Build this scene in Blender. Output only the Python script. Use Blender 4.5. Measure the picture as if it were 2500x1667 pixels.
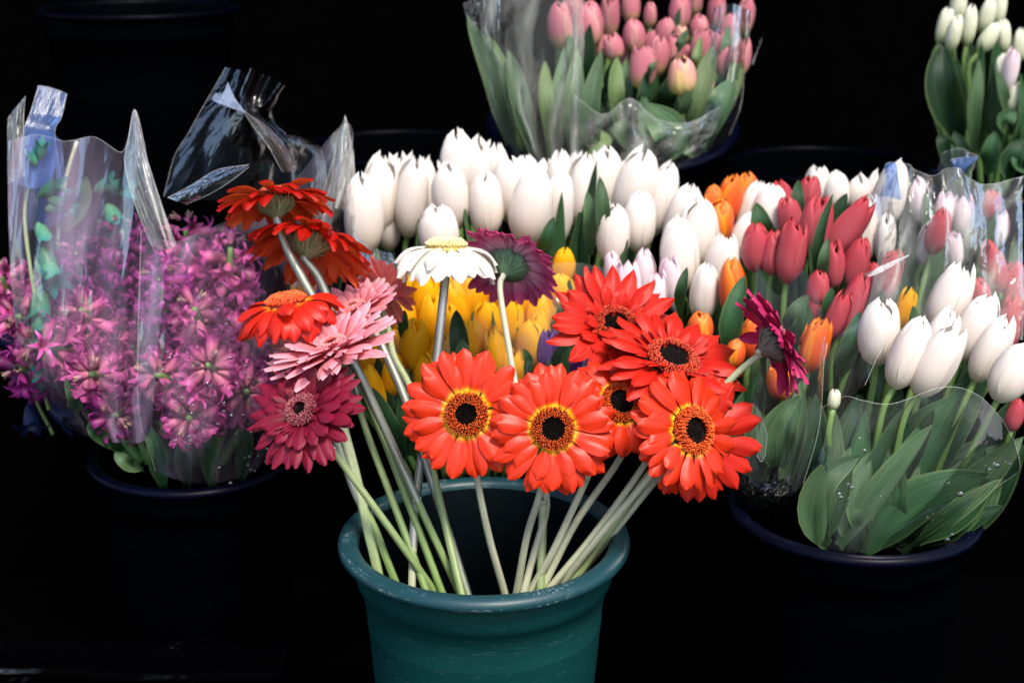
import bpy, math, random
from mathutils import Vector, Matrix, noise, Quaternion
R_ = math.radians
random.seed(7)
scene = bpy.context.scene
for o in list(bpy.data.objects):
    bpy.data.objects.remove(o, do_unlink=True)
COL = scene.collection

# ------------------------------------------------------------------ camera
CAM_Z, PITCH, LENS = 1.45, R_(18.0), 50.0
cam_d = bpy.data.cameras.new('camera')
cam_d.lens, cam_d.sensor_width, cam_d.sensor_fit = LENS, 36.0, 'HORIZONTAL'
cam_d.clip_start, cam_d.clip_end = 0.05, 200.0
cam_d.dof.use_dof = True
cam_d.dof.focus_distance = 1.335
cam_d.dof.aperture_fstop = 4.8
cam = bpy.data.objects.new('camera', cam_d)
cam.location = (0, 0, CAM_Z)
cam.rotation_euler = (math.pi/2 - PITCH, 0, 0)
COL.objects.link(cam)
scene.camera = cam

# ------------------------------------------------------------------ light: soft open daylight from the street side
SUN_EL, SUN_AZ = R_(58), R_(26)          # azimuth measured from straight behind the camera, + = right
world = bpy.data.worlds.new('World'); scene.world = world
world.use_nodes = True
wn = world.node_tree; wn.nodes.clear()
sky = wn.nodes.new('ShaderNodeTexSky'); sky.sky_type = 'NISHITA'
sky.sun_disc = False
sky.sun_elevation = SUN_EL
sky.sun_rotation = math.pi - SUN_AZ
sky.air_density, sky.dust_density, sky.ozone_density = 1.0, 2.5, 1.0
bg = wn.nodes.new('ShaderNodeBackground'); bg.inputs['Strength'].default_value = 0.088
wo = wn.nodes.new('ShaderNodeOutputWorld')
wn.links.new(sky.outputs[0], bg.inputs['Color']); wn.links.new(bg.outputs[0], wo.inputs['Surface'])
sun_d = bpy.data.lights.new('sun', 'SUN')
sun_d.energy, sun_d.angle, sun_d.color = 1.5, R_(14), (1.0, 0.93, 0.84)
sun = bpy.data.objects.new('sun', sun_d)
sdir = Vector((math.sin(SUN_AZ)*math.cos(SUN_EL), -math.cos(SUN_AZ)*math.cos(SUN_EL), math.sin(SUN_EL)))
sun.rotation_euler = sdir.to_track_quat('Z', 'Y').to_euler()
sun.location = (0, -2, 4)
COL.objects.link(sun)
vs = scene.view_settings
vs.view_transform, vs.look, vs.exposure, vs.gamma = 'Standard', 'None', 1.65, 1.0
vs.use_curve_mapping = False
scene.cycles.use_denoising = True
scene.cycles.max_bounces = 8
scene.cycles.transparent_max_bounces = 24
scene.cycles.caustics_reflective = False
scene.cycles.caustics_refractive = False
scene.cycles.sample_clamp_indirect = 6.0

# ------------------------------------------------------------------ helpers
FPX = 2500*LENS/36.0
RIGHT = Vector((1, 0, 0)); UPV = Vector((0, math.sin(PITCH), math.cos(PITCH))); FWD = Vector((0, math.cos(PITCH), -math.sin(PITCH)))
ZUP = Vector((0, 0, 1))
def P(x, y, d):
    """point of the place seen at photo position x, y, at d metres along the view"""
    return Vector((0, 0, CAM_Z)) + d*(FWD + RIGHT*((x-1250)/FPX) + UPV*((833.5-y)/FPX))
def cv(x, y, z):
    """direction: right, up, towards the viewer"""
    return (RIGHT*x + UPV*y - FWD*z).normalized()
def px(n, d): return n*d/FPX

def link(name, data, parent=None, mat=None, matrix=None, kind=None):
    o = bpy.data.objects.new(name, data)
    COL.objects.link(o)
    if parent is not None: o.parent = parent
    if matrix is not None: o.matrix_basis = matrix
    if mat is not None and data is not None and not data.materials: data.materials.append(mat)
    if kind: o['kind'] = kind
    return o
def tag(o, label, cat, group=None):
    o['label'] = label; o['category'] = cat
    if group: o['group'] = group
    return o
def thing(name, label, cat, loc, group=None):
    o = bpy.data.objects.new(name, None); o.empty_display_size = 0.02
    o.location = loc; COL.objects.link(o)
    return tag(o, label, cat, group)
def structure(name, data, mat):
    o = link(name, data, None, mat); o['kind'] = 'structure'; return o

def mesh(name, verts, faces, uvs=None, smooth=True, tint=None):
    m = bpy.data.meshes.new(name)
    m.from_pydata([tuple(v) for v in verts], [], faces)
    if uvs is not None:
        l = m.uv_layers.new(name='UVMap')
        vi = [0]*len(m.loops); m.loops.foreach_get('vertex_index', vi)
        flat = []
        for i in vi: flat += [uvs[i][0], uvs[i][1]]
        l.data.foreach_set('uv', flat)
    if tint is not None:
        a = m.attributes.new('tint', 'FLOAT', 'POINT'); a.data.foreach_set('value', tint)
    if smooth: m.polygons.foreach_set('use_smooth', [True]*len(m.polygons))
    m.update()
    return m
def grid(name, nu, nv, f, close_u=False):
    vs_, uv, fs = [], [], []
    for j in range(nv+1):
        for i in range(nu+1):
            u, v = i/nu, j/nv
            vs_.append(f(u, v)); uv.append((u, v))
    w = nu+1
    for j in range(nv):
        for i in range(nu):
            a = j*w+i
            fs.append((a, a+1, a+w+1, a+w))
    return mesh(name, vs_, fs, uv)
def catmull(pts, n):
    pts = [Vector(p) for p in pts]
    if len(pts) == 2: return [pts[0].lerp(pts[1], i/n) for i in range(n+1)]
    q = [pts[0]*2-pts[1]] + pts + [pts[-1]*2-pts[-2]]
    out = []; segs = len(pts)-1
    for k in range(n+1):
        t = k/n*segs; i = min(int(t), segs-1); t -= i
        a, b, c, e = q[i], q[i+1], q[i+2], q[i+3]
        out.append(0.5*((2*b)+(c-a)*t+(2*a-5*b+4*c-e)*t*t+(3*b-a-3*c+e)*t**3))
    return out
def tube(name, pts, rad, sides=10, cap=True):
    """pts world/local vectors; rad number or function of t"""
    n = len(pts); vs_, uv, fs = [], [], []
    prev = None
    for k, p in enumerate(pts):
        t = (pts[min(k+1, n-1)]-pts[max(k-1, 0)]).normalized()
        if prev is None:
            a = t.orthogonal().normalized()
        else:
            a = (prev - t*prev.dot(t)).normalized()
        prev = a; b = t.cross(a)
        r = rad(k/(n-1)) if callable(rad) else rad
        for s in range(sides+1):
            w = 2*math.pi*s/sides
            vs_.append(p+(a*math.cos(w)+b*math.sin(w))*r); uv.append((s/sides, k/(n-1)))
    w = sides+1
    for k in range(n-1):
        for s in range(sides):
            q = k*w+s
            fs.append((q, q+1, q+w+1, q+w))
    if cap:
        fs.append(tuple(range(sides-1, -1, -1))); fs.append(tuple((n-1)*w+s for s in range(sides)))
    return mesh(name, vs_, fs, uv)
def lathe(name, prof, seg=64, wob=None):
    vs_, uv, fs = [], [], []
    n = len(prof)
    for k, (r, z) in enumerate(prof):
        for s in range(seg+1):
            w = 2*math.pi*s/seg
            rr = r*(1+(wob(w, k/(n-1)) if wob else 0))
            vs_.append((rr*math.cos(w), rr*math.sin(w), z)); uv.append((s/seg, k/(n-1)))
    w = seg+1
    for k in range(n-1):
        for s in range(seg):
            q = k*w+s
            fs.append((q, q+1, q+w+1, q+w))
    return mesh(name, vs_, fs, uv)
def aim(z, roll=0.0, hint=None):
    """rotation matrix whose +Z is z"""
    z = Vector(z).normalized()
    h = Vector(hint) if hint is not None else (ZUP if abs(z.z) < .95 else Vector((0, 1, 0)))
    x = (h - z*h.dot(z)).normalized(); y = z.cross(x)
    m = Matrix((x, y, z)).transposed().to_4x4()
    return m @ Matrix.Rotation(roll, 4, 'Z')
def smooth(a, b, t):
    t = max(0, min(1, (t-a)/(b-a))); return t*t*(3-2*t)

# ------------------------------------------------------------------ materials
class N:
    def __init__(s, name):
        s.m = bpy.data.materials.new(name); s.m.use_nodes = True
        s.t = s.m.node_tree; s.t.nodes.clear()
        s.out = s.t.nodes.new('ShaderNodeOutputMaterial')
    def n(s, typ, **kw):
        x = s.t.nodes.new('ShaderNode'+typ)
        for k, v in kw.items(): setattr(x, k, v)
        return x
    def put(s, sock, v):
        if hasattr(v, 'is_linked') or isinstance(v, bpy.types.NodeSocket): s.t.links.new(v, sock)
        elif isinstance(v, (tuple, list)) and len(v) == 3 and sock.type == 'RGBA': sock.default_value = (*v, 1)
        else: sock.default_value = v
    def math(s, op, a, b=0.0, clamp=False):
        x = s.n('Math', operation=op); x.use_clamp = clamp
        s.put(x.inputs[0], a); s.put(x.inputs[1], b); return x.outputs[0]
    def mix(s, f, a, b, mode='MIX'):
        x = s.n('MixRGB', blend_type=mode)
        s.put(x.inputs[0], f); s.put(x.inputs[1], a); s.put(x.inputs[2], b); return x.outputs[0]
    def ramp(s, f, stops, interp='LINEAR'):
        x = s.n('ValToRGB'); x.color_ramp.interpolation = interp
        e = x.color_ramp.elements
        while len(e) < len(stops): e.new(.5)
        for q, (p, c) in zip(e, stops):
            q.position = p; q.color = (*c, 1) if len(c) == 3 else c
        s.put(x.inputs[0], f); return x.outputs[0]
    def uv(s):
        x = s.n('UVMap'); x.uv_map = 'UVMap'
        sp = s.n('SeparateXYZ'); s.t.links.new(x.outputs[0], sp.inputs[0])
        return sp.outputs[0], sp.outputs[1]
    def vec(s, a, b, c=0.0):
        x = s.n('CombineXYZ'); s.put(x.inputs[0], a); s.put(x.inputs[1], b); s.put(x.inputs[2], c); return x.outputs[0]
    def noise(s, vec, scale, detail=3, rough=.5):
        x = s.n('TexNoise'); x.inputs['Scale'].default_value = scale; x.inputs['Detail'].default_value = detail
        x.inputs['Roughness'].default_value = rough
        if vec is not None: s.put(x.inputs['Vector'], vec)
        return x.outputs[0]
    def rnd(s): return s.n('ObjectInfo').outputs['Random']
    def objco(s): return s.n('TexCoord').outputs['Object']
    def bump(s, h, st, dist=.001):
        x = s.n('Bump'); x.inputs['Strength'].default_value = st; x.inputs['Distance'].default_value = dist
        s.put(x.inputs['Height'], h); return x.outputs[0]
    def pbr(s, col, rough=.5, spec=.5, normal=None, **kw):
        x = s.n('BsdfPrincipled')
        s.put(x.inputs['Base Color'], col); s.put(x.inputs['Roughness'], rough); s.put(x.inputs['Specular IOR Level'], spec)
        if normal is not None: s.put(x.inputs['Normal'], normal)
        for k, v in kw.items(): s.put(x.inputs[k.replace('_', ' ')], v)
        return x.outputs[0]
    def shmix(s, f, a, b):
        x = s.n('MixShader'); s.put(x.inputs[0], f); s.t.links.new(a, x.inputs[1]); s.t.links.new(b, x.inputs[2]); return x.outputs[0]
    def done(s, sh): s.t.links.new(sh, s.out.inputs['Surface']); return s.m

def petal_mat(name, stops, edge=None, back=None, rough=.5, spec=.35, transl=.22, vein=.16, veinscale=26, edge_pow=3.0, edge_amt=.8, var=.10):
    k = N(name); u, v = k.uv()
    col = k.ramp(v, stops)
    if edge is not None:
        e = k.math('POWER', k.math('ABSOLUTE', k.math('MULTIPLY', k.math('SUBTRACT', u, .5), 2.0)), edge_pow)
        col = k.mix(k.math('MULTIPLY', e, edge_amt), col, edge)
    r = k.rnd()
    nv = k.noise(k.vec(k.math('MULTIPLY', u, veinscale), k.math('MULTIPLY', v, 2.2), k.math('MULTIPLY', r, 40)), 1.0, 4, .6)
    lum = k.math('ADD', k.math('MULTIPLY', nv, vein*2), 1-vein)
    lum = k.math('MULTIPLY', lum, k.math('ADD', k.math('MULTIPLY', r, var*2), 1-var))
    g = k.vec(lum, lum, lum)
    col = k.mix(1.0, col, g, 'MULTIPLY')
    if back is not None:
        bf = k.n('NewGeometry').outputs['Backfacing']
        bc = k.mix(1.0, back, g, 'MULTIPLY')
        col = k.mix(bf, col, bc)
    nb = k.bump(nv, .35, .0008)
    a = k.pbr(col, rough, spec, nb)
    t = k.n('BsdfTranslucent'); k.put(t.inputs['Color'], col)
    return k.done(k.shmix(transl, a, t.outputs[0]))

RED   = petal_mat('petal_red',   [(0, (.34, .006, .004)), (.3, (.46, .012, .005)), (1, (.52, .017, .006))], back=(.56, .05, .018), rough=.44, spec=.24, transl=.14, vein=.2, veinscale=16)
REDD  = petal_mat('petal_deep_red', [(0, (.34, .005, .003)), (1, (.42, .007, .003))], back=(.66, .085, .018), rough=.45, spec=.25, transl=.34)
ORNG  = petal_mat('petal_orange_red', [(0, (.9, .46, .012)), (.10, (.92, .46, .010)), (.16, (.72, .12, .006)), (.22, (.60, .026, .004)), (1, (.60, .028, .005))], back=(.66, .05, .018), rough=.36, spec=.32, vein=.2, veinscale=16, transl=.14)
ORNG2 = petal_mat('petal_orange', [(0, (.9, .34, .02)), (.12, (.85, .16, .010)), (.25, (.56, .017, .005)), (1, (.54, .014, .005))], back=(.7, .08, .02), rough=.4, spec=.28, transl=.12)
PINK  = petal_mat('petal_pink', [(0, (.72, .12, .12)), (.3, (.72, .17, .19)), (.7, (.76, .24, .29)), (1, (.78, .31, .37))], edge=(.80, .38, .42), back=(.68, .15, .17), rough=.55, spec=.25)
CORAL = petal_mat('petal_coral_pink', [(0, (.72, .10, .09)), (.5, (.78, .18, .18)), (1, (.80, .26, .26))], back=(.80, .24, .22), rough=.55, spec=.25, transl=.42)
CRIM  = petal_mat('petal_crimson', [(0, (.08, .002, .009)), (.3, (.14, .0035, .017)), (1, (.19, .005, .026))], back=(.28, .025, .06), rough=.45, spec=.25, transl=.12)
MAGE  = petal_mat('petal_magenta', [(0, (.28, .012, .055)), (1, (.42, .018, .10))], back=(.40, .018, .09), rough=.45, spec=.25, transl=.12)
MARO  = petal_mat('petal_maroon', [(0, (.20, .010, .035)), (1, (.24, .012, .045))], back=(.22, .016, .055), rough=.45, vein=.4, veinscale=14)
MAROB = petal_mat('petal_maroon_pale_base', [(0, (.60, .36, .46)), (.35, (.66, .28, .42)), (.65, (.50, .08, .22)), (1, (.44, .04, .14))], transl=.32, rough=.45, vein=.4, veinscale=14)
CREAM = petal_mat('petal_cream', [(0, (.80, .72, .42)), (.15, (.86, .81, .66)), (1, (.88, .86, .79))], back=(.85, .81, .76), rough=.5, spec=.3, transl=.3, vein=.07)

T_WHITE = petal_mat('tulip_white', [(0, (.62, .62, .36)), (.10, (.80, .71, .55)), (.38, (.82, .73, .65)), (1, (.87, .83, .78))], edge=(.74, .68, .58), edge_pow=9, edge_amt=.85, rough=.55, spec=.2, transl=.27, vein=.06, veinscale=18, var=.03)  # darker edges and peach lower part paint the soft petal shading into the colour
T_BLUSH = petal_mat('tulip_blush', [(0, (.76, .74, .62)), (.4, (.83, .72, .70)), (1, (.82, .58, .66))], edge=(.84, .66, .72), rough=.5, spec=.3, transl=.2, vein=.07, var=.04)
T_GREENW = petal_mat('tulip_green_white', [(0, (.34, .44, .16)), (.35, (.66, .68, .46)), (1, (.80, .78, .64))], rough=.5, spec=.3, transl=.2, vein=.07, var=.05)
T_RED   = petal_mat('tulip_red', [(0, (.46, .12, .13)), (.3, (.46, .085, .105)), (.8, (.44, .050, .068)), (1, (.44, .018, .026))], edge=(.58, .12, .13), edge_pow=5, rough=.42, spec=.4, transl=.15, vein=.12, veinscale=22)
T_ORANGE = petal_mat('tulip_orange', [(0, (.55, .08, .02)), (.5, (.74, .085, .02)), (1, (.80, .16, .015))], edge=(.90, .36, .015), edge_pow=2.2, rough=.42, spec=.4, transl=.15, vein=.12)
T_YELLOW = petal_mat('tulip_yellow', [(0, (.66, .36, .02)), (.4, (.92, .44, .004)), (1, (.93, .53, .006))], edge=(.93, .56, .008), rough=.5, spec=.22, transl=.40, vein=.10, var=.07)
T_PINK  = petal_mat('tulip_pink', [(0, (.52, .50, .10)), (.16, (.56, .34, .16)), (.40, (.50, .16, .19)), (1, (.48, .13, .17))], edge=(.58, .32, .26), rough=.45, spec=.35, transl=.15, vein=.14)
T_STRIPE = petal_mat('tulip_pink_yellow', [(0, (.50, .52, .10)), (.5, (.66, .34, .26)), (1, (.64, .26, .28))], edge=(.62, .50, .14), edge_pow=1.6, rough=.45, spec=.35, transl=.15, vein=.14)
T_PURPLE = petal_mat('tulip_purple', [(0, (.16, .05, .20)), (.4, (.14, .03, .22)), (1, (.13, .022, .20))], edge=(.20, .06, .30), rough=.45, spec=.35, transl=.12, vein=.2)

def leaf_mat(name, a, b, spec=.3, rough=.46):
    k = N(name); u, v = k.uv(); r = k.rnd()
    nv = k.noise(k.vec(k.math('MULTIPLY', u, 15), k.math('MULTIPLY', v, 1.1), k.math('MULTIPLY', r, 30)), 1.0, 3, .55)
    nb = k.noise(k.vec(k.math('MULTIPLY', u, 2.0), k.math('MULTIPLY', v, 4), k.math('MULTIPLY', r, 17)), 1.0, 2)
    col = k.mix(nb, a, b)
    lum = k.math('ADD', k.math('MULTIPLY', nv, 1.3), .35)
    lum = k.math('MULTIPLY', lum, k.math('ADD', k.math('MULTIPLY', r, .6), .7))
    col = k.mix(1.0, col, k.vec(lum, lum, lum), 'MULTIPLY')
    e = k.math('POWER', k.math('ABSOLUTE', k.math('MULTIPLY', k.math('SUBTRACT', u, .5), 2.0)), 14.0)
    col = k.mix(k.math('MULTIPLY', e, .6), col, (.16, .22, .08))
    s = k.pbr(col, rough, spec, k.bump(nv, .7, .002))
    t = k.n('BsdfTranslucent'); k.put(t.inputs['Color'], k.mix(.5, col, (.10, .20, .03)))
    return k.done(k.shmix(.14, s, t.outputs[0]))
LEAF  = leaf_mat('leaf_green', (.012, .050, .018), (.030, .086, .030))
LEAFP = leaf_mat('leaf_pale_green', (.036, .090, .038), (.085, .145, .066))
LEAFY = leaf_mat('leaf_yellow_green', (.075, .13, .045), (.15, .21, .085))
LEAFD = leaf_mat('leaf_dark_green', (.006, .028, .012), (.016, .050, .018))

def stem_mat(name, top, low, rough=.32, spec=.55, fuzz=.3):
    k = N(name); u, v = k.uv(); r = k.rnd()
    nv = k.noise(k.vec(k.math('MULTIPLY', u, 16), k.math('MULTIPLY', v, 5), k.math('MULTIPLY', r, 30)), 1.0, 4, .6)
    n2 = k.noise(k.vec(k.math('MULTIPLY', u, 3), k.math('MULTIPLY', v, 60), k.math('MULTIPLY', r, 30)), 1.0, 2)
    col = k.mix(k.math('MULTIPLY', v, 1.0), top, low)
    lum = k.math('ADD', k.math('MULTIPLY', nv, 1.3), .34)
    lum = k.math('MULTIPLY', lum, k.math('ADD', k.math('MULTIPLY', n2, .3), .85))
    col = k.mix(1.0, col, k.vec(lum, lum, lum), 'MULTIPLY')
    return k.done(k.pbr(col, rough, spec, k.bump(nv, fuzz, .003)))
STEM_G = stem_mat('gerbera_stem', (.42, .45, .31), (.20, .28, .09))
STEM_GG = stem_mat('gerbera_stem_green', (.36, .39, .24), (.14, .24, .05))
STEM_GW = stem_mat('gerbera_stem_pale', (.46, .46, .36), (.36, .38, .24))
STEM_T = stem_mat('tulip_stem', (.16, .26, .075), (.09, .19, .05), .42, .35, .1)

def calyx_mat(name, a, b):
    k = N(name); u, v = k.uv()
    nv = k.noise(k.vec(k.math('MULTIPLY', u, 60), k.math('MULTIPLY', v, 3)), 1.0, 3, .6)
    col = k.ramp(nv, [(.3, a), (.68, b)])
    return k.done(k.pbr(col, .6, .25, k.bump(nv, .9, .002)))
CALYX = calyx_mat('calyx_green', (.07, .11, .03), (.38, .42, .22))
CALYXG = calyx_mat('calyx_sea_green', (.05, .11, .05), (.17, .29, .17))
CALYXD = calyx_mat('calyx_grey_green', (.05, .06, .04), (.24, .24, .19))

def floret_mat(name, a, b, c):
    k = N(name); at = k.n('Attribute'); at.attribute_name = 'tint'
    col = k.ramp(at.outputs['Fac'], [(0, a), (.55, b), (1, c)])
    return k.done(k.pbr(col, .42, .45))
FL_ORANGE = floret_mat('florets_orange', (.26, .014, .004), (.60, .05, .008), (.84, .22, .035))
FL_RED = floret_mat('florets_red', (.10, .005, .004), (.42, .016, .010), (.66, .14, .05))
FL_CRIM = floret_mat('florets_crimson', (.06, .004, .012), (.22, .012, .035), (.62, .25, .26))
FL_CREAM = floret_mat('florets_cream', (.50, .36, .10), (.76, .62, .28), (.84, .76, .5))
FL_PINK = floret_mat('florets_pink', (.5, .06, .06), (.78, .22, .22), (.84, .40, .42))
k = N('flower_eye'); nz = k.noise(k.objco(), 900, 2)
EYE = k.done(k.pbr(k.ramp(nz, [(.35, (.003, .001, .001)), (.7, (.012, .005, .004)), (.8, (.09, .05, .03))]), .6, .2, k.bump(nz, 1.0, .002)))

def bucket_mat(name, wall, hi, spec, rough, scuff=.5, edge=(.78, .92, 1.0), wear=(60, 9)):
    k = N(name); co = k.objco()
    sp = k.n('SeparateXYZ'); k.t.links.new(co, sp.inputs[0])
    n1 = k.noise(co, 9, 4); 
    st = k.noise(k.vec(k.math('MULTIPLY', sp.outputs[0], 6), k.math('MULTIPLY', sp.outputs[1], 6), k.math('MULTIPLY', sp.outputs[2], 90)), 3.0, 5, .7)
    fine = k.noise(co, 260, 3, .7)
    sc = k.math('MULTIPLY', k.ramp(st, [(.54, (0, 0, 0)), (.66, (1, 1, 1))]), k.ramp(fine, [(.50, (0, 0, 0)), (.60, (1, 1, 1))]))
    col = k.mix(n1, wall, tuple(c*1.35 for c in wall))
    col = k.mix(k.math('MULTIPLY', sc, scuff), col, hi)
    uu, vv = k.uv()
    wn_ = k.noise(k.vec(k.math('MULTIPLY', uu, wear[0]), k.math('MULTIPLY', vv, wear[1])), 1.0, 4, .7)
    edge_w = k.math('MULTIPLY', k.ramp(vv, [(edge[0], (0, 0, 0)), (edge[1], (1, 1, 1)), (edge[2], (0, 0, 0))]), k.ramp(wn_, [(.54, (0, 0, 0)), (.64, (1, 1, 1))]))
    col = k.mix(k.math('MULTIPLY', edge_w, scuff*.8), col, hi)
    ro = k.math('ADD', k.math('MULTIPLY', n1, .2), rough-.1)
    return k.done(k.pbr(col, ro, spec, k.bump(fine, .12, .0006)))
B_GREEN = bucket_mat('bucket_green_plastic', (.0030, .036, .033), (.16, .28, .26), .14, .42, .16, (.60, .66, .70), (26, 160))
B_GREENR = bucket_mat('bucket_rim_plastic', (.004, .032, .040), (.34, .42, .42), .38, .40, .55)
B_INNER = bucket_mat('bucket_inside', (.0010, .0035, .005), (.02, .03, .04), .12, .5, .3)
B_NAVY = bucket_mat('bucket_black_plastic', (.0003, .0004, .0008), (.002, .003, .007), .012, .5, .2)
B_NAVYU = bucket_mat('bucket_dim_rim', (.0002, .0003, .0014), (.004, .006, .02), .035, .4, .4)
B_NAVYR = bucket_mat('bucket_navy_rim', (.0004, .0007, .005), (.012, .018, .05), .085, .35, .4)

k = N('black_stall'); nz = k.noise(k.objco(), 30, 3)
BLACK = k.done(k.pbr(k.mix(nz, (.0004, .0004, .0005), (.0009, .0009, .0012)), .9, .0))
k = N('black_wet_plastic'); nz = k.noise(k.objco(), 8, 4); nz2 = k.noise(k.objco(), 40, 2)
BLACKW = k.done(k.pbr((.0006, .0006, .0010), .16, k.math('MULTIPLY', k.ramp(nz, [(.45, (0, 0, 0)), (.62, (1, 1, 1))]), .5), k.bump(nz2, .6, .01)))
k = N('street_paving'); nz = k.noise(k.objco(), 12, 5)
PAVE = k.done(k.pbr(k.mix(nz, (.05, .05, .05), (.09, .088, .085)), .85, .2))

def film_mat(name, tint=(.97, .98, .98), haze=.05, gloss=.6, rough=.09, hazecol=(.8, .82, .84), streak=.5, bump=.3, ior=1.4, crinkle=1.0):
    """clear packaging film: see-through, sky-reflecting, streaked with creases and a little milky"""
    k = N(name); u, v = k.uv(); r = k.rnd()
    s1 = k.noise(k.vec(k.math('ADD', k.math('MULTIPLY', u, 6), k.math('MULTIPLY', v, 1.5)), k.math('MULTIPLY', v, 1.8), k.math('MULTIPLY', r, 50)), 1.0, 3, .5)
    s2 = k.noise(k.vec(k.math('MULTIPLY', u, 4), k.math('MULTIPLY', v, 5), k.math('MULTIPLY', r, 80)), 1.0, 3, .6)
    vo = k.n('TexVoronoi'); vo.inputs['Scale'].default_value = 1.0
    k.put(vo.inputs['Vector'], k.vec(k.math('ADD', k.math('MULTIPLY', u, 9), k.math('MULTIPLY', s2, 1.6)), k.math('MULTIPLY', v, 5), k.math('MULTIPLY', r, 90)))
    ridge = k.math('ABSOLUTE', k.math('SUBTRACT', s1, .5))
    h = k.math('ADD', k.math('ADD', k.math('MULTIPLY', ridge, 1.3), k.math('MULTIPLY', s2, .4)), k.math('MULTIPLY', vo.outputs['Distance'], .35*crinkle))
    nb = k.bump(h, bump, .012)
    fr = k.n('Fresnel'); fr.inputs['IOR'].default_value = ior; k.t.links.new(nb, fr.inputs['Normal'])
    g = k.n('BsdfGlossy'); g.inputs['Roughness'].default_value = rough; g.inputs['Color'].default_value = (1, 1, 1, 1); k.t.links.new(nb, g.inputs['Normal'])
    tr = k.n('BsdfTransparent'); tr.inputs['Color'].default_value = (*tint, 1)
    df = k.n('BsdfDiffuse'); df.inputs['Color'].default_value = (*hazecol, 1); k.t.links.new(nb, df.inputs['Normal'])
    hz = k.math('MULTIPLY', k.ramp(s1, [(.40, (.12*streak,)*3), (.56, (.35, .35, .35)), (.70, (1, 1, 1))]), haze, True)
    a = k.shmix(hz, tr.outputs[0], df.outputs[0])
    f = k.math('MULTIPLY', fr.outputs[0], gloss, True)
    return k.done(k.shmix(f, a, g.outputs[0]))
FILM = film_mat('clear_film', haze=.035)
FILM_C = film_mat('clear_film_crisp', haze=.05, hazecol=(.62, .74, .70), rough=.05, bump=.12, crinkle=.3)
FILM_H = film_mat('clear_film_milky', haze=.40, hazecol=(.80, .83, .74), bump=.5, tint=(.97, .98, .98), gloss=.4, crinkle=1.4)
FILM_V = film_mat('clear_film_painted_violet', haze=.19, hazecol=(.74, .58, .80), bump=.4, gloss=.30, crinkle=1.2)  # violet sheen over the hyacinths is painted into the haze colour
FILM_D = film_mat('dark_film', tint=(.25, .23, .28), haze=.001, gloss=.20, rough=.16, bump=.35, ior=1.4)
FILM_B = film_mat('stiff_film_painted_sky', tint=(.30, .42, .72), haze=.6, hazecol=(.12, .22, .52), gloss=.25, bump=.1, streak=4, crinkle=.3)  # sky reflection on these film pieces is painted in as blue haze and tint
k = N('film_cut_edge')
EDGE = k.done(k.shmix(.28, k.n('BsdfTransparent').outputs[0], k.pbr((.75, .76, .72), .25, .8)))
k = N('water_drop')
fr = k.n('Fresnel'); fr.inputs['IOR'].default_value = 1.6
g = k.n('BsdfGlossy'); g.inputs['Roughness'].default_value = .03
DROP = k.done(k.shmix(k.math('MULTIPLY', fr.outputs[0], 2.5, True), k.n('BsdfTransparent').outputs[0], g.outputs[0]))
k = N('stem_sleeve_plastic'); u, v = k.uv()
fr = k.n('Fresnel'); fr.inputs['IOR'].default_value = 1.7
g = k.n('BsdfGlossy'); g.inputs['Roughness'].default_value = .12
tr = k.n('BsdfTransparent'); df = k.n('BsdfDiffuse'); df.inputs['Color'].default_value = (.8, .8, .8, 1)
g.inputs['Roughness'].default_value = .06
SLEEVE = k.done(k.shmix(k.math('MULTIPLY', fr.outputs[0], 1.6, True), k.shmix(.12, tr.outputs[0], df.outputs[0]), g.outputs[0]))

# ------------------------------------------------------------------ the stall: black shelves and back cloth, paving in front
def box_mesh(name, lo, hi):
    x0, y0, z0 = lo; x1, y1, z1 = hi
    v = [(x0,y0,z0),(x1,y0,z0),(x1,y1,z0),(x0,y1,z0),(x0,y0,z1),(x1,y0,z1),(x1,y1,z1),(x0,y1,z1)]
    return mesh(name, v, [(0,3,2,1),(4,5,6,7),(0,1,5,4),(1,2,6,5),(2,3,7,6),(3,0,4,7)], smooth=False)
GC = P(1182, 1302, 1.41)                 # centre of the green bucket's rim
SHELF_Z = GC.z - 0.345
structure('ground', mesh('ground', [(-60,-60,0),(60,-60,0),(60,60,0),(-60,60,0)], [(0,1,2,3)], smooth=False), PAVE)
structure('lower_shelf', box_mesh('lower_shelf', (-2.6, .85, .02), (2.6, 1.86, SHELF_Z)), BLACK)
structure('upper_shelf', box_mesh('upper_shelf', (-2.6, 1.865, .02), (2.6, 2.60, .80)), BLACK)
structure('back_cloth', grid('back_cloth', 60, 14, lambda u, v: Vector(((u-.5)*5.4, 2.62+.02*math.sin(u*60)*math.sin(v*3+1), .02+v*2.9))), BLACK)

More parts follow.
